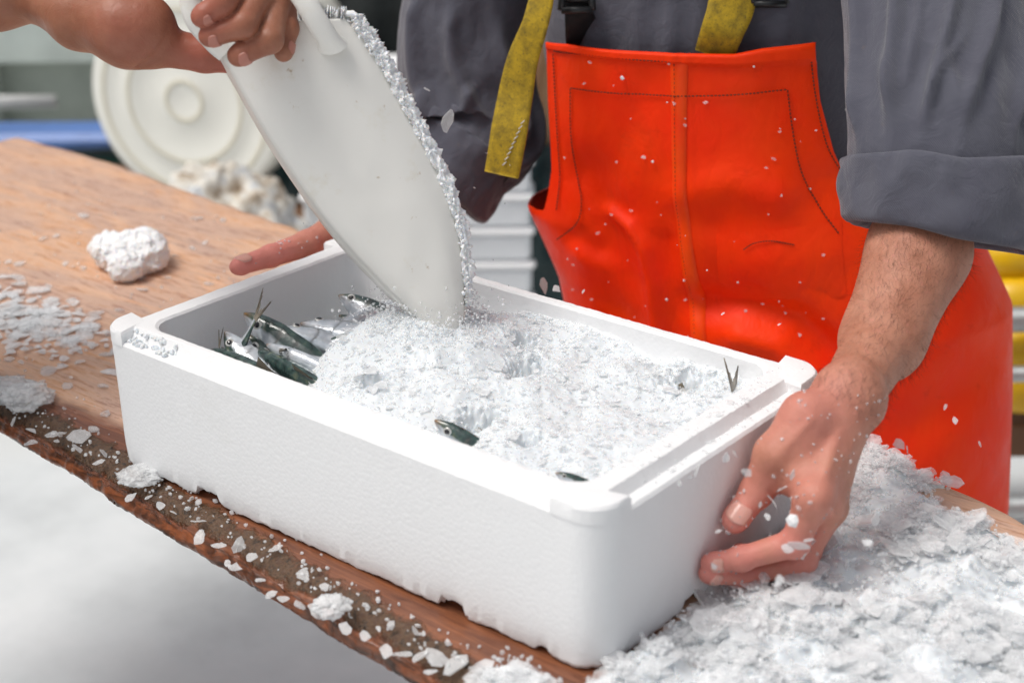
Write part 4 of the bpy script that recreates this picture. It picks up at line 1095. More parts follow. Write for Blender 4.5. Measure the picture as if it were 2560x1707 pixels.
def ofold(p, z):
    d = 0
    for P, amp, w in FOLDS:
        best = np.full(np.shape(p), 9.)
        for a, b in zip(P[:-1], P[1:]):
            ab = b - a; t = np.clip(((p - a[0]) * ab[0] + (z - a[1]) * ab[1]) / (ab @ ab), 0, 1); best = np.minimum(best, np.hypot(p - a[0] - t * ab[0], z - a[1] - t * ab[1]))
        d = d + amp * np.exp(-(best / w) ** 2)
    q = np.stack([np.asarray(p) * 9, np.asarray(z) * 9, np.zeros(np.shape(p))], -1)
    return d + .004 * fbm(q, 101, 2) * sstep(.36, .2, z)
def oq(p, z):
    pc, a, b = opar(z); a = a + oxr(z) * (p > pc); t = np.clip(np.abs((p - pc) / a), 0, .999)
    return b - b * (1 - t ** 2.4) ** (1 / 2.4) - ofold(p, z)
Lz = sorted([(loc(KB(x, y, .03))[2], loc(KB(x, y, .03))[0]) for x, y in ((1245, 112), (1248, 250), (1258, 400), (1250, 450), (1236, 500))])
Rz = sorted([(loc(KB(x, y, .035))[2], loc(KB(x, y, .035))[0]) for x, y in ((1872, 110), (1885, 230), (1915, 350), (1955, 450), (2010, 540))])
pL = lambda z: np.interp(z, [a for a, b in Lz], [b for a, b in Lz]); pR = lambda z: np.interp(z, [a for a, b in Rz], [b for a, b in Rz])
ztop_pts = [(1245, 112), (1300, 108), (1400, 113), (1555, 118), (1700, 122), (1760, 112), (1870, 107)]
ztp = [loc(KB(x, y, .02))[0] for x, y in ztop_pts]; ztz = [loc(KB(x, y, .01))[2] for x, y in ztop_pts]
NC = 190
zr = np.concatenate([np.linspace(-.40, -.12, 16), np.linspace(-.11, .10, 46), np.linspace(.104, .318, 60)])
u = np.linspace(-1, 1, NC)
rows = []
for z in zr:
    pc, a, b = opar(z); full = np.pi * .999
    sp_ = lambda v: math.asin(math.copysign(min(abs(v), 1) ** 1.2, v)); tl = sp_((pL(z) - pc) / a); trr = sp_((pR(z) - pc) / (a + oxr(z)))
    kk = float(sstep(.088, .124, z)); kr = float(sstep(.125, .165, z))
    al = -full + (tl + full) * kk; ar = full + (trr - full) * kr
    uu = np.sign(u) * (np.abs(u) ** (1.0 + .7 * (1 - kk)))
    th = np.where(uu < 0, -uu * al, uu * ar)
    s_, c_ = np.sin(th), np.cos(th)
    p = pc + (a + oxr(z) * (s_ > 0)) * np.sign(s_) * np.abs(s_) ** (2 / 2.4); q = b - b * np.sign(c_) * np.abs(c_) ** (2 / 2.4)
    fr = np.clip(c_ * 2.5, 0, 1); q = q - ofold(p, np.full_like(p, z)) * fr
    rows.append(np.array([B(pp, qq, z) for pp, qq in zip(p, q)]))
# bib top: continue each column up to the hem line
last_p = np.array([loc(v)[0] for v in rows[-1]])
for t in np.linspace(.12, 1, 9):
    zt = .318 + (np.interp(last_p, ztp, ztz) - .318) * t
    pw = np.interp(np.linspace(0, 1, NC), [0, 1], [0, 1]); pl_, pr_ = last_p[0], last_p[-1]; nl, nr2 = pL(.318 + .02 * t), pR(.318 + .02 * t)
    p = nl + (last_p - pl_) / (pr_ - pl_) * (nr2 - nl)
    q = oq(p, np.full_like(p, .318)) - .0035 * (t > .35) * (t < .97)
    rows.append(np.array([B(pp, qq, zz) for pp, qq, zz in zip(p, q, zt)]))
V = np.concatenate(rows); Fq = [tuple(f) for f in gridf(len(rows), NC)]
for s in (-1, 1):                                   # trouser legs and boots below the hip
    hb = B(.14 + s * .12, .16, -.36); path = [hb + [0, 0, .08], hb, hb - [0, 0, .2], hb - [0, 0, .38]]
    Vl, Fl = loft(path, [.15, .145, .13, .13], 28, BE, lambda T, S: .006 * np.sin(T * 3 + S * 9)); Fq += [tuple(np.array(f) + len(V)) for f in Fl]; V = np.concatenate([V, Vl])
ov = obj('bib_overalls', V, Fq, MT['orange'], wk); md = ov.modifiers.new('thickness', 'SOLIDIFY'); md.thickness = .0022; md.offset = -1
for s in (-1, 1):
    b = B(.14 + s * .12, .16, GZ); MB().tube([b + [0, 0, .2], b + [0, 0, .1], b + [0, 0, .05] - BB * .02, b + [0, 0, .04] - BB * .12, b + [0, 0, .035] - BB * .18], [.062, .06, .06, .048, .03], 16).build('boot', MT['boot'], wk)
# dashed seams
def stitch_line(pts, n, step=.0042, L=.0030, r=.00085, lift=.0022):
    P = spline(pts, n); pz = np.array([loc(KB(x, y, .012))[::2] for x, y in P])
    W = np.array([B(a, oq(np.array(a), np.array(c)) - lift, c) for a, c in pz]); seg = np.linalg.norm(np.diff(W, axis=0), axis=1); cum = np.concatenate([[0], np.cumsum(seg)])
    for s0 in np.arange(0, cum[-1] - L, step):
        a = np.array([np.interp(s0, cum, W[:, i]) for i in range(3)]); b = np.array([np.interp(s0 + L, cum, W[:, i]) for i in range(3)])
        st_mb.tube([a, (a + b) / 2 - BB * .0004, b], [r * .7, r, r * .7], 5)
st_mb = MB()
stitch_line([(1258, 127), (1350, 126), (1450, 132), (1555, 137), (1650, 141), (1720, 140), (1790, 130), (1856, 127)], 80)
stitch_line([(1256, 134), (1262, 250), (1268, 350), (1272, 430), (1264, 500)], 60); stitch_line([(1856, 130), (1868, 230), (1892, 340), (1925, 410), (1952, 455)], 60)
stitch_line([(1304, 208), (1304, 300), (1312, 400), (1328, 470), (1318, 520), (1262, 568)], 70); stitch_line([(1305, 207), (1450, 212), (1555, 214), (1650, 214), (1720, 212), (1806, 209)], 80)
stitch_line([(1807, 210), (1818, 300), (1840, 400), (1880, 480), (1925, 540)], 60); stitch_line([(1556, 140), (1558, 300), (1565, 480), (1578, 600), (1590, 690), (1600, 760)], 80, .005, .003, .00035)
stitch_line([(1715, 562), (1740, 548), (1780, 545), (1830, 556)], 30, .003, .0026, .0007)
st_mb.build('stitching', MT['thread'], ov)['kind'] = 'stuff'
def on_cloth(x, y, lift):
    a, _, c = loc(KB(x, y, .012)); return B(a, oq(np.array(a), np.array(c)) - lift, c)
def tape(name, lft, rgt, n, lift, mat):
    L_, R_s = spline(lft, n), spline(rgt, n); V = []
    for a, b in zip(L_, R_s):
        for k_, lf in ((0, .0006), (.06, lift), (.5, lift * 1.02), (.94, lift), (1, .0006)): q = a + (b - a) * k_; V.append(on_cloth(q[0], q[1], lf))
    return obj(name, V, [tuple(f)[::-1] for f in gridf(n, 5)], MT[mat], ov)
tape('seam_tape', [(1546, 124), (1550, 300), (1556, 450), (1570, 600), (1592, 780)], [(1586, 124), (1584, 300), (1588, 450), (1604, 600), (1628, 780)], 70, .0024, 'tape')
tape('pocket_patch', [(1650, 530), (1652, 600), (1655, 690)], [(1930, 512), (1935, 590), (1945, 680)], 30, .0017, 'orange')
# ice specks clinging to the oilskin
P = []
for dx, dy in [(1435, 175), (1508, 362), (1385, 521), (1576, 638), (1534, 684), (1320, 577), (1735, 150), (1454, 268), (1540, 228), (1612, 690), (1440, 600), (1790, 690), (1850, 720), (1700, 640)] + [(rng.uniform(1290, 1930), rng.uniform(180, 800)) for _ in range(8)]:
    a, _, c = loc(KB(dx, dy, .012)); P.append(B(a, oq(np.array(a), np.array(c)) - .0035, c))
sz = np.concatenate([[.0062, .0042, .003, .004, .004, .0035], rng.uniform(.0012, .0034, len(P) - 6)])
scatter('ice_specks', GRN, np.array(P), sz, rand_rot(len(P), 2., rng), MT['snow'], ov)['kind'] = 'stuff'
P = []
for _ in range(40):
    dx, dy = rng.uniform(1270, 1950), rng.uniform(140, 800)
    a, _, c = loc(KB(dx, dy, .012)); P.append(B(a, oq(np.array(a), np.array(c)) - .0024, c))
rt_ = np.tile(np.column_stack([BE, [0, 0, 1], -BB])[None], (len(P), 1, 1))
scatter('water_drops', CHP, np.array(P), rng.uniform(.0015, .0065, len(P)), rt_, MT['clear'], ov)['kind'] = 'stuff'

# ---- grey work shirt: trunk and both sleeves in one garment mesh
def shirt_fold(T, S): return .004 * np.sin(T * 5 + 3 * S) + .004 * vnoise(np.stack([T * 3, S * 8, 0 * T], -1), 5)
tz = np.linspace(-.05, .62, 60); path = [B(-.004, .162 + .03 * float(sstep(.32, .22, z)), z) for z in tz]
ra_ = [(np.interp(z, [-.05, .35, .5, .58, .62], [.16, .205, .215, .16, .07]), np.interp(z, [-.05, .35, .5, .58, .62], [.12, .140, .13, .10, .07])) for z in tz]
def trunk_disp(T, S):
    d = .003 * fbm(np.stack([np.cos(T) * 3, np.sin(T) * 3, S * 9], -1), 7, 2)
    for a0, w, amp in ((-1.62, .05, .006), (-1.46, .035, .004), (-1.80, .05, .004), (-1.28, .07, .006), (-2.1, .08, .007), (-1.0, .08, .008)): d = d + amp * np.exp(-((T - (a0 % (2 * np.pi)) - .12 * (S - .6)) / w) ** 2)
    return d
V, Fq = loft(path, ra_, 160, BE, trunk_disp); V = list(V); Fq = [tuple(f) for f in Fq]
def addpart(Vn, Fn):
    n = len(V); V.extend(list(Vn)); Fq.extend([tuple(np.array(f) + n) for f in Fn])
def ridge(T, S, t0, k, w, amp, s0, s1, soft=.12):
    d = (T - t0 - k * (S - .5) + np.pi) % (2 * np.pi) - np.pi
    return amp * np.exp(-(d / w) ** 2) * sstep(s0, s0 + soft, S) * (1 - sstep(s1 - soft, s1, S))
# image-right sleeve; theta 0 = picture right, pi/2 = towards the camera or away depending on the frame
pts = spline([shl + [0, 0, .04], K(2140, -190, 1.61), K(2150, 0, 1.545), K(2152, 200, 1.50), K(2150, 330, 1.475), K(2148, 470, 1.468)], 70)
_, T_, E1_, E2_ = frames(pts, RT); sgn = 1 if E2_[40] @ toC > 0 else -1
def slv(T, S):
    d = .0045 * fbm(np.stack([np.cos(T) * 2.4, np.sin(T) * 2.4, S * 5], -1), 17, 3)
    c = sgn * np.pi / 2
    for t0, k_, w, amp, s0, s1 in ((1.15, 1.1, .07, .012, .35, 1.), (1.62, .9, .055, .013, .3, .95), (2.2, .35, .08, .014, .3, 1.05), (2.75, .15, .08, .013, .25, 1.), (.55, .8, .08, .010, .4, 1.), (1.35, 1.9, .05, .007, .55, 1.), (.9, -1.5, .05, .006, .7, 1.02), (1.95, .7, .045, .006, .3, .8), (-.2, .4, .2, .01, .3, 1.), (1.9, -1.2, .10, .008, .62, 1.), (2.5, -.9, .09, .008, .6, 1.)):
        d = d + ridge(T, S, sgn * t0, sgn * k_, w, amp, s0, s1)
    return d * (1 - .85 * sstep(.74, .84, S))
addpart(*loft(pts, [(np.interp(i / 69, [0, .2, .5, .8, 1], [.085, .094, .088, .083, .079]), np.interp(i / 69, [0, .2, .5, .8, 1], [.085, .085, .078, .072, .068])) for i in range(70)], 140, RT, slv))
# image-left sleeve
pts2 = spline([shr + [0, 0, .04], K(1095, -170, 1.93), K(1080, 0, 1.965), K(1062, 120, 1.98), K(1070, 230, 1.985), K(1085, 330, 1.975), K(1060, 380, 1.95)], 60)
_, T_, E1_, E2_ = frames(pts2, RT); sg2 = 1 if E2_[30] @ toC > 0 else -1
def slv2(T, S):
    d = .005 * fbm(np.stack([np.cos(T) * 2.4, np.sin(T) * 2.4, S * 5], -1), 27, 3)
    for t0, k_, w, amp, s0, s1 in ((1.0, -.9, .12, .014, .3, 1.), (1.7, -.7, .10, .012, .3, .95), (2.3, -.5, .12, .013, .3, 1.), (.4, -.6, .15, .012, .4, 1.), (1.9, 1.4, .10, .012, .6, 1.), (1.2, 1.6, .10, .012, .62, 1.)):
        d = d + ridge(T, S, sg2 * t0, sg2 * k_, w, amp, s0, s1)
    return d
addpart(*loft(pts2, [(np.interp(i / 59, [0, .2, .6, .85, 1], [.08, .085, .086, .080, .062]), np.interp(i / 59, [0, .2, .6, .85, 1], [.08, .08, .075, .07, .058])) for i in range(60)], 120, RT, slv2))
sh = obj('shirt', V, Fq, MT['shirt'], wk)
# rolled cuffs
def cuff(c0, c1, e1, ra, rb, seed, tilt):
    """thick rolled band from c0 (upper edge) to c1 (lower edge)"""
    prof_ = [(.02, -.010), (0., -.001), (.03, .0055), (.2, .0070), (.45, .0078), (.7, .0078), (.92, .0065), (1., .002), (.99, -.004), (.9, -.009), (.6, -.013), (.2, -.016)]
    prof_ = spline(prof_, 34); n = 130; T = nrm(c1 - c0); E1 = nrm(np.asarray(e1) - T * (T @ e1)); E2 = np.cross(T, E1); L = np.linalg.norm(c1 - c0); V = []
    for s, dr in prof_:
        for t in np.linspace(0, 2 * np.pi, n, endpoint=False):
            w = .005 * vnoise(np.array([math.cos(t) * 2, math.sin(t) * 2, s * 2.4]), seed) + .0025 * vnoise(np.array([math.cos(t) * 6, math.sin(t) * 6, s * 4]), seed + 1)
            ln = s * L + tilt * math.cos(t) * (s - .0) + .007 * vnoise(np.array([math.cos(t) * 1.6, math.sin(t) * 1.6, 5]), seed + 2) * (1 if s < .5 else .6)
            V.append(c0 + T * ln + E1 * (ra + dr + w) * math.cos(t) + E2 * (rb + dr + w) * math.sin(t))
    return np.array(V), [tuple(f) for f in gridf(len(prof_), n, True)]
cv, cf = cuff(K(2162, 362, 1.468), K(2156, 545, 1.472), RT, .0860, .0755, 3, .014)
obj('rolled_cuff', cv, cf, MT['shirt'], wk)
cv, cf = cuff(K(1078, 322, 1.965), K(1012, 436, 1.965), RT + UP * -.6, .064, .056, 13, .010)
obj('rolled_cuff', cv, cf, MT['shirt'], wk)

# ---- braces: yellow webbing and black elastic with buckles
def ribbon(pts, half, th_, facing=None, n=60):
    """pts: (px, py, depth); half widths in px"""
    P = spline([K(*p) for p in pts], n); hw = np.interp(np.linspace(0, 1, n), np.linspace(0, 1, len(half)), half)
    T = np.gradient(P, axis=0); V = []
    for i in range(n):
        t = nrm(T[i]); fc = nrm(np.asarray(facing if facing is not None else toC)); fc = nrm(fc - t * (fc @ t)); s_ = np.cross(t, fc)
        w = hw[i] * DS * np.linalg.norm(P[i] - CAM) / F_PX
        for k_ in np.linspace(-1, 1, 9): V.append(P[i] + s_ * w * k_ + fc * (th_ / 2 + .0015 * (1 - k_ * k_)))
        for k_ in np.linspace(1, -1, 9): V.append(P[i] + s_ * w * k_ - fc * th_ / 2)
    f = [tuple(q) for q in gridf(n, 18, True)] + [tuple(range(18)), tuple(range((n - 1) * 18, n * 18))[::-1]]
    return np.array(V), f
o = obj('yellow_strap', *ribbon([(1256, -150, 1.72), (1250, -60, 1.72), (1243, 0, 1.72), (1228, 60, 1.722), (1200, 140, 1.735), (1184, 220, 1.745), (1170, 300, 1.745), (1160, 360, 1.75), (1152, 402, 1.755)], [28, 28, 28, 30, 36, 40, 42, 41, 40], .003, toC - RT * .15), MT['yellow'], ov)
o = obj('yellow_strap', *ribbon([(1700, -160, 1.72), (1688, -40, 1.705), (1678, 20, 1.70), (1660, 70, 1.700), (1640, 126, 1.722)], [50, 52, 52, 48, 44], .003), MT['yellow'], ov)
obj('black_strap', *ribbon([(1322, -160, 1.78), (1325, -40, 1.768), (1328, 20, 1.762), (1336, 70, 1.785), (1345, 124, 1.83)], [26, 26, 30, 38, 44], .003), MT['black'], ov)
obj('black_strap', *ribbon([(1790, -160, 1.74), (1786, -40, 1.728), (1782, 20, 1.722), (1786, 70, 1.724), (1792, 124, 1.750)], [60, 64, 70, 80, 92], .003), MT['black'], ov)
def buckle(x, y, d, w, h):
    b = MB(); a = lambda i, j: K(x + i * w, y + j * h, d)
    loop = [a(-1, -1), a(1, -1), a(1.05, 1), a(-1.05, 1)]
    for i in range(4): b.tube([loop[i], (loop[i] + loop[(i + 1) % 4]) / 2, loop[(i + 1) % 4]], [.0042] * 3, 10)
    b.tube([a(-1, 0), a(0, 0), a(1, 0)], [.003] * 3, 8); b.build('buckle', MT['blackplastic'], ov)
buckle(1325, 0, 1.752, 34, 24); buckle(1768, -14, 1.702, 36, 24)
# stitched zig-zag on the loose strap end
zb = MB()
for i in range(9):
    t = i / 8; x0, y0 = 1196 - 42 * t, 285 + 95 * t; zb.tube([K(x0, y0, 1.737 + .010 * t), K(x0 + 9, y0 - 8, 1.737 + .010 * t)], [.0006, .0006], 5)
zb.build('stitching', MT['white_paint'], ov)['kind'] = 'stuff'

# ---------------------------------------------------------------- the person holding the scoop
sp = empty('person', (-.74, -.50, GZ)); tag(sp, 'person reaching in to tip the scoop, tanned bare forearm and fist round its handle', 'person')
W_ = KH(70, -22, 1.375)
I_ = [KH(395, -105, 1.335), KH(548, -40, 1.268), KH(510, 8, 1.250), KH(468, 36, 1.250)]
M_ = [KH(445, -108, 1.345), KH(600, -12, 1.276), KH(560, 58, 1.256), KH(486, 82, 1.258)]
R_ = [KH(492, -108, 1.352), KH(634, 8, 1.286), KH(620, 92, 1.266), KH(552, 126, 1.266)]
P_ = [KH(535, -104, 1.360), KH(652, -6, 1.302), KH(660, 66, 1.288), KH(652, 116, 1.284)]
T_h = [KH(185, 42, 1.345), KH(352, 104, 1.332), KH(470, 126, 1.336), KH(560, 136, 1.346)]
E_ = KH(-330, -60, 1.47); SHR = np.array([-.63, -.64, .58])
cl2 = [E_, (E_ + W_) / 2 - UP * .004, KH(-20, -18, 1.385), W_]
allp = np.array(cl2 + I_ + M_ + R_ + P_ + T_h)
fd4 = Field(allp.min(0) - .06, allp.max(0) + .06, .0018); c_ = fd4.F
fd4.chain(c_, cl2, [.050, .046, .0335, .031], .02)
for f_ in (I_, M_, R_, P_): fd4.cap(c_, W_ + (f_[0] - W_) * .15, .0228, f_[0], .0147, .014)
fd4.chain(c_, [W_ + (T_h[0] - W_) * .4, T_h[0], T_h[1]], [.026, .0282, .020], .012)
fd4.cap(c_, KH(285, 62, 1.322), .0336, KH(330, 62, 1.320), .0293, .016); fd4.cap(c_, KH(240, 40, 1.33), .0282, KH(300, 70, 1.322), .0326, .014)
b_ = c_.copy(); tt_ = c_.copy()
for f_, rad in ((T_h[1:], (.0190, .0163, .0136)), (I_, (.0147, .0128, .0114, .0098)), (M_, (.0147, .0128, .0117, .0098)), (R_, (.0141, .0125, .0115, .0100)), (P_, (.0128, .0109, .0098, .0087))):
    g_ = fd4.new(); fd4.chain(g_, f_, rad, .005)
    d_ = nrm(f_[-1] - f_[-2]); fd4.cap(g_, f_[-1], rad[-1], f_[-1] + d_ * .003, rad[-1] * .85, .004)
    tt_ = np.minimum(tt_, smin(b_, g_, .006))
# crease between the ball of the thumb and the thumb itself, and at the wrist
[fd4.cap(tt_, a_, .0032, b2_, .0030, .005, .02, True) for a_, b2_ in zip([KH(398, 55, 1.304), KH(388, 95, 1.305), KH(360, 130, 1.309)], [KH(388, 95, 1.305), KH(360, 130, 1.309), KH(322, 156, 1.320)])]; fd4.cap(tt_, KH(178, 30, 1.318), .0016, KH(215, -12, 1.305), .0012, .005, .02, True)
Va, Fa = surfnet(tt_, fd4.lo, fd4.h)
ra2 = redness(Va, [(I_[3], .03, .55), (M_[3], .02, .3), (R_[3], .02, .3), (T_h[3], .045, .9), (T_h[2], .035, .7), (KH(300, 70, 1.3), .04, .3)])
e2 = np.array([.7071, -.7071, 0]); f2 = np.array([.7071, .7071, 0])
ctr = np.array([-.76, -.50, 0]); SHL = ctr - e2 * .19 + [0, 0, .58] 
ELL = SHL + np.array([-.05, -.06, -.30]); HD2 = ctr + f2 * .03 + [0, 0, .80]
fd5 = Field(ctr + [-.5, -.5, GZ - .01], ctr + [.5, .5, .95], .0125)
core_body(fd5, SHR, SHL, E_, ELL, ctr + [0, 0, .02], ctr + [0, 0, .32], HD2, f2, e2)
fd5.cap(fd5.F, ELL, .045, ELL + f2 * .2 + [0, 0, -.12], .03, .03, .04); hh_ = ELL + f2 * .2 + [0, 0, -.12]
fd5.cap(fd5.F, hh_, .032, hh_ + f2 * .07 + [0, 0, -.05], .028, .02, .04)
for j in range(4): fd5.cap(fd5.F, hh_ + f2 * .07 + [0, 0, -.05] + e2 * (.012 - .02 * j + .016), .012, hh_ + f2 * .10 + [0, 0, -.13] + e2 * (.012 - .018 * j + .012), .010, .004, .03)
Vb, Fb = surfnet(fd5.F, fd5.lo, fd5.h)
sb = obj('body', np.concatenate([Va, Vb]), np.concatenate([Fa, Fb + len(Va)]), MT['skin2'], sp, True, {'red': np.concatenate([ra2, np.full(len(Vb), .1)])})
nail(sb, M_[2], M_[3], .0102, toC * .55 - UP * .95 + RT * .1, .6, -.005, .004, 'nail2'); nail(sb, R_[2], R_[3], .0104, toC * .6 - UP * .9 + RT * .1, .6, -.0055, .004, 'nail2'); nail(sb, I_[2], I_[3], .0102, toC * .5 - UP * .9 + RT * .2, .5, -.004, .004, 'nail2'); nail(sb, P_[2], P_[3], .0091, RT * .95 + toC * .35, .5, -.006, .0035, 'nail2')
tz = np.linspace(-.02, .64, 30); V, f_ = loft([ctr + [0, 0, z] for z in tz], [(np.interp(z, [-.02, .4, .56, .64], [.20, .205, .19, .07]), np.interp(z, [-.02, .4, .56, .64], [.165, .16, .12, .07])) for z in tz], 60, e2, trunk_disp)
V = list(V); Fq = [tuple(f) for f in f_]
sl_end = E_ + (W_ - E_) * .1
addpart(*loft(spline([SHR + [0, 0, .02], (SHR + E_) / 2, E_ - (W_ - E_) * .1, sl_end], 30), [.085 - .022 * i / 29 for i in range(30)], 40, UP, shirt_fold)); addpart(*loft(spline([SHL + [0, 0, .02], (SHL + ELL) / 2, ELL], 24), [.085 - .02 * i / 23 for i in range(24)], 40, f2, shirt_fold))
obj('shirt', V, Fq, MT['trouser'], sp)
V = []; Fq = []
Vl, Fl = loft([ctr + [0, 0, z] for z in np.linspace(-.2, .05, 10)], [(.19, .165)] * 10, 40, e2); addpart(Vl, Fl)
for s in (-1, 1):
    h = ctr + e2 * s * .1; addpart(*loft([h + [0, 0, z] for z in (-.12, -.25, -.45, -.7)], [.115, .11, .10, .10], 30, e2, shirt_fold))
    MB().tube([h + [0, 0, GZ + .25], h + [0, 0, GZ + .06], h + f2 * .12 + [0, 0, GZ + .045], h + f2 * .18 + [0, 0, GZ + .04]], [.06, .06, .048, .03], 14).build('boot', MT['boot'], sp)
obj('trousers', V, Fq, MT['trouser'], sp)
V = [HD2 + [0, 0, .035] + np.array([math.sin(a) * math.cos(t), math.sin(a) * math.sin(t), math.cos(a)]) * .104 for a in np.linspace(0, 1.7, 10) for t in np.linspace(0, 2 * np.pi, 20, endpoint=False)]
obj('hair', V, [tuple(f)[::-1] for f in gridf(10, 20, True)], MT['hair'], sp)

# ================================================================== ice in the air and on the hands
LA = 'ice flake flying through the air in front of the orange overalls and dark sleeve'; GA = 'ice flakes flying in the air'
air = [(1028, 278, .024, 1.60, 'f'), (983, 207, .013, 1.6, 'f'), (958, 262, .010, 1.5, 'c'), (1090, 432, .008, 1.65, 'c'), (1118, 352, .007, 1.65, 'c'), (1250, 656, .021, 1.74, 'f'), (1278, 664, .012, 1.72, 'f'), (1340, 668, .008, 1.7, 'c'),
       (2066, 1021, .015, 1.36, 'f'), (2084, 1035, .009, 1.36, 'c'), (2196, 965, .008, 1.4, 'c'), (2172, 935, .006, 1.4, 'c'), (2250, 1020, .006, 1.4, 'c'), (1790, 745, .006, 1.5, 'c'), (1660, 720, .005, 1.5, 'c'), (1912, 890, .006, 1.3, 'c')]
for dx, dy, s, d, k in air: chip('flying_ice_flake', K(dx, dy, d), (s, s * rng.uniform(.5, 1), s * .8), LA, GA, 'f', 1.0, 'ice')
LB = 'ice splinter flying past the hand that grips the box end'
for dx, dy, s, d, k in [(1716, 1083, .021, 1.22, 'f'), (1668, 1050, .010, 1.22, 'c'), (1690, 1045, .008, 1.22, 'c'), (1790, 1335, .018, 1.17, 'f'), (1835, 1252, .017, 1.24, 'c'), (1860, 1240, .013, 1.24, 'c'), (1812, 1262, .012, 1.24, 'c'), (1846, 1278, .010, 1.24, 'c'), (1775, 1150, .013, 1.26, 'c'), (1800, 1120, .012, 1.26, 'c'), (1762, 1185, .010, 1.26, 'c'), (1745, 1160, .009, 1.26, 'c'), (1820, 1090, .012, 1.26, 'f'), (1905, 1130, .010, 1.27, 'c'), (1935, 1055, .007, 1.28, 'c'), (1650, 1220, .008, 1.2, 'c'), (1640, 1300, .008, 1.2, 'c'),
                        (1600, 1080, .010, 1.2, 'c'), (1560, 1110, .008, 1.2, 'c'), (1585, 1095, .006, 1.2, 'c'), (2010, 1190, .016, 1.25, 'f'), (1990, 1245, .014, 1.22, 'f'), (2030, 1270, .013, 1.22, 'f'), (1955, 1285, .014, 1.2, 'f'), (2060, 1330, .012, 1.18, 'f')]:
    chip('flying_ice_flake', K(dx, dy, d), (s, s * rng.uniform(.4, .9), s * .8), LB, 'ice splinters around the hand', 'f', 1.0, 'ice')
chip('foam_bead_cluster', XP(782, 985, .372) + toC * .014, .011, 'bright white foam crumb stuck on the index finger of the gripping hand', None, 'g', .5, 'foam', cat='foam crumb')
# melting grains on the skin of both of the worker's hands
sel = np.concatenate([V1[rng.choice(np.where(((V1 - wr) @ UP < .02) & ((V1 - th_[1]) @ toC > -.012))[0], 170)], V2[rng.choice(np.where(((V2 - t2[3]) @ RT > .0) & ((V2 - t2[1]) @ RT < .05) & (V2[:, 2] > .14))[0], 60)]])
cr = scatter('ice_crumbs', GRN, sel + toC * .0006, np.exp(rng.normal(math.log(.0024), .45, len(sel))).clip(.001, .007), rand_rot(len(sel), 2., rng), MT['flake']); tag(cr, 'melting ice grains stuck to the wet skin of the box holder', 'ice', kind='stuff')
N = 40
P = np.array([K(rng.uniform(560, 1900), rng.normal(760, 160), rng.uniform(1.35, 1.7)) for _ in range(N)]); P = P[P[:, 2] > .155]
cr = scatter('ice_spray', GRN, P, rng.uniform(.0008, .0026, len(P)), rand_rot(len(P), 2., rng), MT['flake']); tag(cr, 'fine spray of ice specks in the air above the fish box', 'ice', kind='stuff')

# ================================================================== background
# barrel lying on its side, round base towards the table
bc = K(424, 232, 4.3); br = .292
bs = br / .385
bx = nrm(-FW * np.array([1, 1, 0]) - RT * .30); by_ = nrm(np.cross([0, 0, 1], bx)); bz = np.cross(bx, by_)
bar = empty('barrel', (bc[0], bc[1], bc[2] - br)); tag(bar, 'large cream plastic barrel lying on its side, ringed round base showing', 'barrel')
rp = [(0, .004), (.05, .004), (.06, .014), (.085, .014), (.095, .0), (.20, .0), (.212, .016), (.245, .016), (.257, 0), (.30, -.004), (.315, .010), (.345, .010), (.36, .004), (.378, -.004), (.385, -.03), (.385, -.9)]
rp = [(a_ * bs, b3_ * bs * (.35 if b3_ > -.02 else 1)) for a_, b3_ in rp]
V = []; n = 72
for r, xo in rp:
    for t in np.linspace(0, 2 * np.pi, n, endpoint=False): V.append(bc + bx * xo + by_ * r * math.cos(t) + bz * r * math.sin(t))
f = [tuple(q) for q in gridf(len(rp), n, True)]; obj('barrel_body', V, f, MT['cream'], bar)
for r in (.072 * bs, .228 * bs, .330 * bs):
    V, f = [], []
    for k_, (dr, dx) in enumerate(((-.008, .0), (-.006, .0045), (.006, .0045), (.008, .0))):
        for t in np.linspace(0, 2 * np.pi, n, endpoint=False): V.append(bc + bx * ((.0145 if r < .25 else .0105) * bs * .35 + dx * .4 - (.0 if abs(dr) < .007 else .006)) + by_ * (r + dr) * math.cos(t) + bz * (r + dr) * math.sin(t))
    obj('moulded_ring', V, [tuple(q) for q in gridf(4, n, True)], MT['cream_dark'], bar)
if bc[2] - br > GZ + .02:
    MB().box((bc[0] - bx[0] * .4, bc[1] - bx[1] * .4, (GZ + bc[2] - br) / 2), (.9, .9, bc[2] - br - GZ), np.column_stack([bx, by_, bz])).build('support_pallet', MT['brown_wood'], bar)
# dirty net heap in front of it
def blob(name, ctr, rad, seed, mat, label, cat, n=44, kind=None):
    th, ph = np.meshgrid(np.linspace(0, 2 * np.pi, 2 * n, endpoint=False), np.linspace(.02, np.pi - .02, n))
    D = np.stack([np.sin(ph) * np.cos(th), np.sin(ph) * np.sin(th), np.cos(ph)], -1); q = 1 + .25 * fbm(D * 2.5 + seed, seed, 2) + .07 * fbm(D * 9, seed + 2, 3)
    V = (D * q[..., None] * np.array(rad) + np.array(ctr)).reshape(-1, 3); V[:, 2] = np.maximum(V[:, 2], GZ + .002)
    o = obj(name, V, [tuple(t)[::-1] for t in gridf(n, 2 * n, True)], MT[mat]); return tag(o, label, cat, None, kind)
c = K(525, 470, 3.75); blob('net_heap', (c[0], c[1], (c[2] + GZ) / 2 + .02), (.16, .2, (c[2] - GZ) / 2 + .04), 5, 'dirty', 'heap of dirty white and brown netting in front of the barrel', 'net heap')
c = K(860, 90, 5.1); blob('net_heap', (c[0], c[1], GZ + .55), (.5, .4, 1.0), 9, 'dark_net', 'tall dark pile of black-green netting behind the scoop', 'net heap')
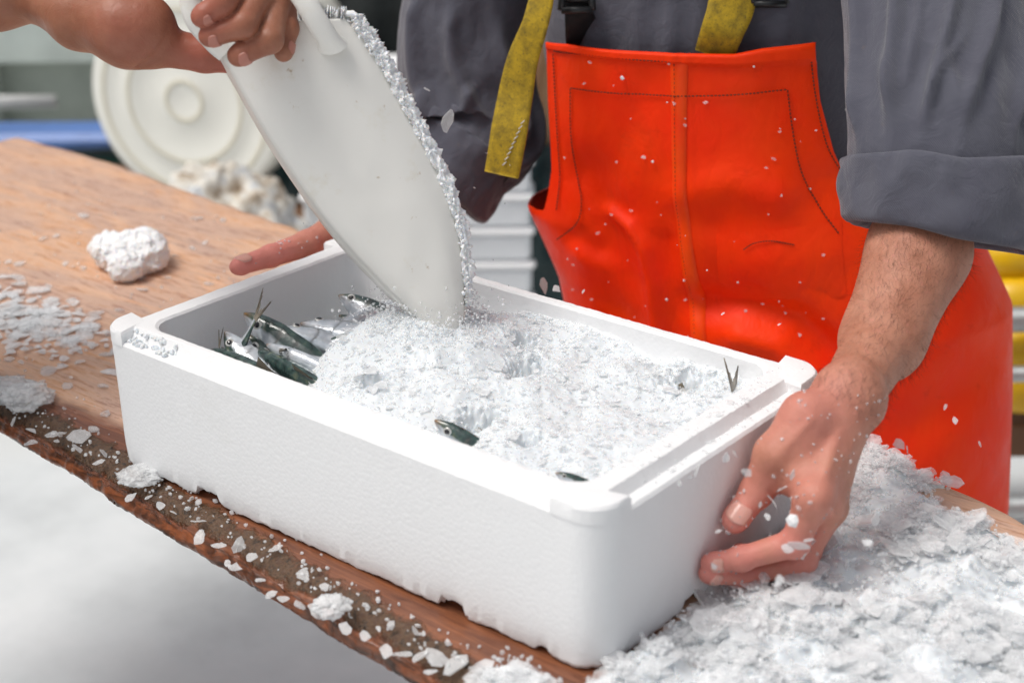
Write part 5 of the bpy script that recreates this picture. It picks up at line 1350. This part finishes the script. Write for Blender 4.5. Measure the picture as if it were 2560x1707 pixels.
c = K(745, 470, 4.7); blob('net_heap', (c[0], c[1], GZ + .2), (.24, .3, .46), 13, 'teal_dark', 'low dark teal net bundle right of the barrel', 'net heap')
c = K(1262, 700, 4.3); blob('net_heap', (c[0], c[1], GZ + .1), (.11, .16, .32), 15, 'teal_dark', 'small dark green net bundle beside the stacked white boxes', 'net heap')
# shed wall behind
WX = nrm(RT * np.array([1, 1, 0])); WY = nrm(FW * np.array([1, 1, 0])); WRm = np.column_stack([WX, WY, [0, 0, 1]])
wc = K(300, 100, 5.5)
shd = empty('shed', (wc[0], wc[1], GZ)); tag(shd, 'pale sage green shed with framed panels beyond the barrel', 'shed')
def KW(x, y, off=0.):
    d = ray(x, y); return CAM + d * ((WY @ (wc + WY * off - CAM)) / (WY @ d))
def wallbox(name, x0, x1, y0, y1, off, th_, mat, par):
    a, b = KW(x0, y0, off), KW(x1, y1, off); z0, z1 = max(min(a[2], b[2]), GZ), max(a[2], b[2]); cx = (a + b) / 2
    return MB().box((cx[0], cx[1], (z0 + z1) / 2), (abs((b - a) @ WX), th_, z1 - z0), WRm).build(name, MT[mat], par)
wallbox('wall_panel', -700, 2900, 120, 900, .10, .06, 'sage_mid', shd); wallbox('top_beam', -700, 800, 40, 132, 0., .10, 'sage_light', shd); wallbox('upper_wall', -700, 2900, -900, 38, .10, .06, 'green_plastic', shd)
wallbox('post', -60, 22, 134, 420, 0., .10, 'sage_white', shd); wallbox('post', 620, 680, 134, 420, 0., .1, 'sage_white', shd); wallbox('bottom_beam', -700, 800, 330, 900, 0., .12, 'sage_mid', shd)
a, b = KW(-260, 236, -.5), KW(128, 234, -.5); o = empty('pipe', (a[0], a[1], a[2])); MB().tube([a, a + (b - a) * .5, b], [.022] * 3, 16).build('tube', MT['white_paint'], o); MB().tube([a + WY * .55, a], [.02, .02], 10).build('bracket', MT['white_paint'], o); tag(o, 'short white horizontal pipe in front of the shed wall', 'pipe')
c = KW(100, 326, -.9); tb = empty('fish_tub', (c[0], c[1], GZ)); tag(tb, 'green plastic fish tub with a bright blue rim left of the barrel', 'tub')
Hh_ = c[2] - GZ; MB().box((c[0] + WY[0] * .09, c[1] + WY[1] * .09, GZ + Hh_ / 2 - .03), (.8, .14, Hh_ - .06), WRm, .03).build('tub_wall', MT['green_plastic'], tb); MB().box((c[0] + WY[0] * .09, c[1] + WY[1] * .09, c[2] - .005), (.85, .17, .05), WRm, .02).build('rim', MT['blue_plastic'], tb)
# stacked foam boxes
sc0 = K(1090, 640, 4.0); nst = 7
b_h = .092
sx0 = K(1226, 500, 4.0)
for k_ in range(nst):
    zb = GZ + k_ * b_h; cxy = sx0 - WX * .30 + WY * .2 + WX * rng.normal(0, .004)
    o = empty('foam_box', (cxy[0], cxy[1], zb)); m_ = MB().box((cxy[0], cxy[1], zb + b_h * .41), (.58, .38, b_h * .80), WRm, .012); m_.build('box_body', MT['foam_grey'], o); MB().box((cxy[0], cxy[1], zb + b_h * .905), (.60, .40, b_h * .17), WRm, .006).build('lid', MT['foam'], o)
    tag(o, ['white foam box at the bottom of the stack behind the sleeve', 'white foam box second from the bottom of the stack', 'white foam box third from the bottom of the stack', 'white foam box in the middle of the stack', 'white foam box third from the top of the stack', 'white foam box just under the topmost one in the stack', 'white foam box on top of the stack behind the sleeve'][k_], 'box', 'stacked foam boxes')
a = K(1241, 650, 4.3); o = empty('wooden_post', (a[0], a[1], GZ)); MB().tube([(a[0], a[1], GZ), (a[0], a[1], .0), (a[0], a[1], .5)], [.028] * 3, 14).build('shaft', MT['timber'], o); MB().box((a[0], a[1], .5), (.08, .08, .03)).build('cap', MT['timber'], o); tag(o, 'slim tan wooden post between the foam box stack and the worker', 'post')
# right edge: yellow floats behind a galvanised rail
for (dx, dy, d, r) in ((2352, 590, 3.0, .046), (2356, 690, 3.0, .050), (2358, 800, 2.97, .047), (2362, 893, 2.97, .046), (2460, 640, 3.0, .05), (2470, 740, 3.0, .05), (2475, 850, 2.97, .048)):
    c = K(dx, dy, d); o = empty('float', tuple(c)); s = spline([(0, -1.3), (.35, -1.25), (.8, -.9), (1, -.4), (1, .4), (.8, .9), (.35, 1.25), (.12, 1.4), (0, 1.45)], 24)
    V = [c + WX * (y * r * 1.35) + (WY * math.cos(t) + np.array([0, 0, 1]) * math.sin(t)) * max(x, 0) * r for x, y in s for t in np.linspace(0, 2 * np.pi, 24, endpoint=False)]
    obj('float_body', V, [tuple(q) for q in gridf(24, 24, True)], MT['buoy_yellow'], o); MB().tube([c + WX * r * 1.9, c + WX * r * 2.15], [.012, .012], 10).build('rope_eye', MT['dark_net'], o)
    tag(o, 'yellow fishing float strung on the rail behind the worker', 'float', 'yellow floats on the rail')
o = empty('guard_rail', (*K(2500, 900, 2.88)[:2], GZ)); tag(o, 'galvanised pipe railing with two bars behind the orange trousers', 'railing')
for dy, r in ((735, .024), (860, .015), (1165, .022)):
    a = K(2250, dy, 2.88); MB().tube([a, a + WX * .5, a + WX * 1.6], [r] * 3, 14).build('bar', MT['galv'], o)
a = K(2620, 700, 2.9); MB().tube([(a[0], a[1], GZ), (a[0], a[1], a[2] + .1)], [.025, .025], 12).build('post', MT['galv'], o)
c = K(2500, 960, 3.1); MB().box((c[0], c[1], c[2]), (.7, .2, .07), WRm).build('tmp', MT['brown_wood']); t_ = bpy.data.objects['tmp']; t_.name = 'timber_beam'; tag(t_, 'brown timber beam under the yellow floats', 'beam')
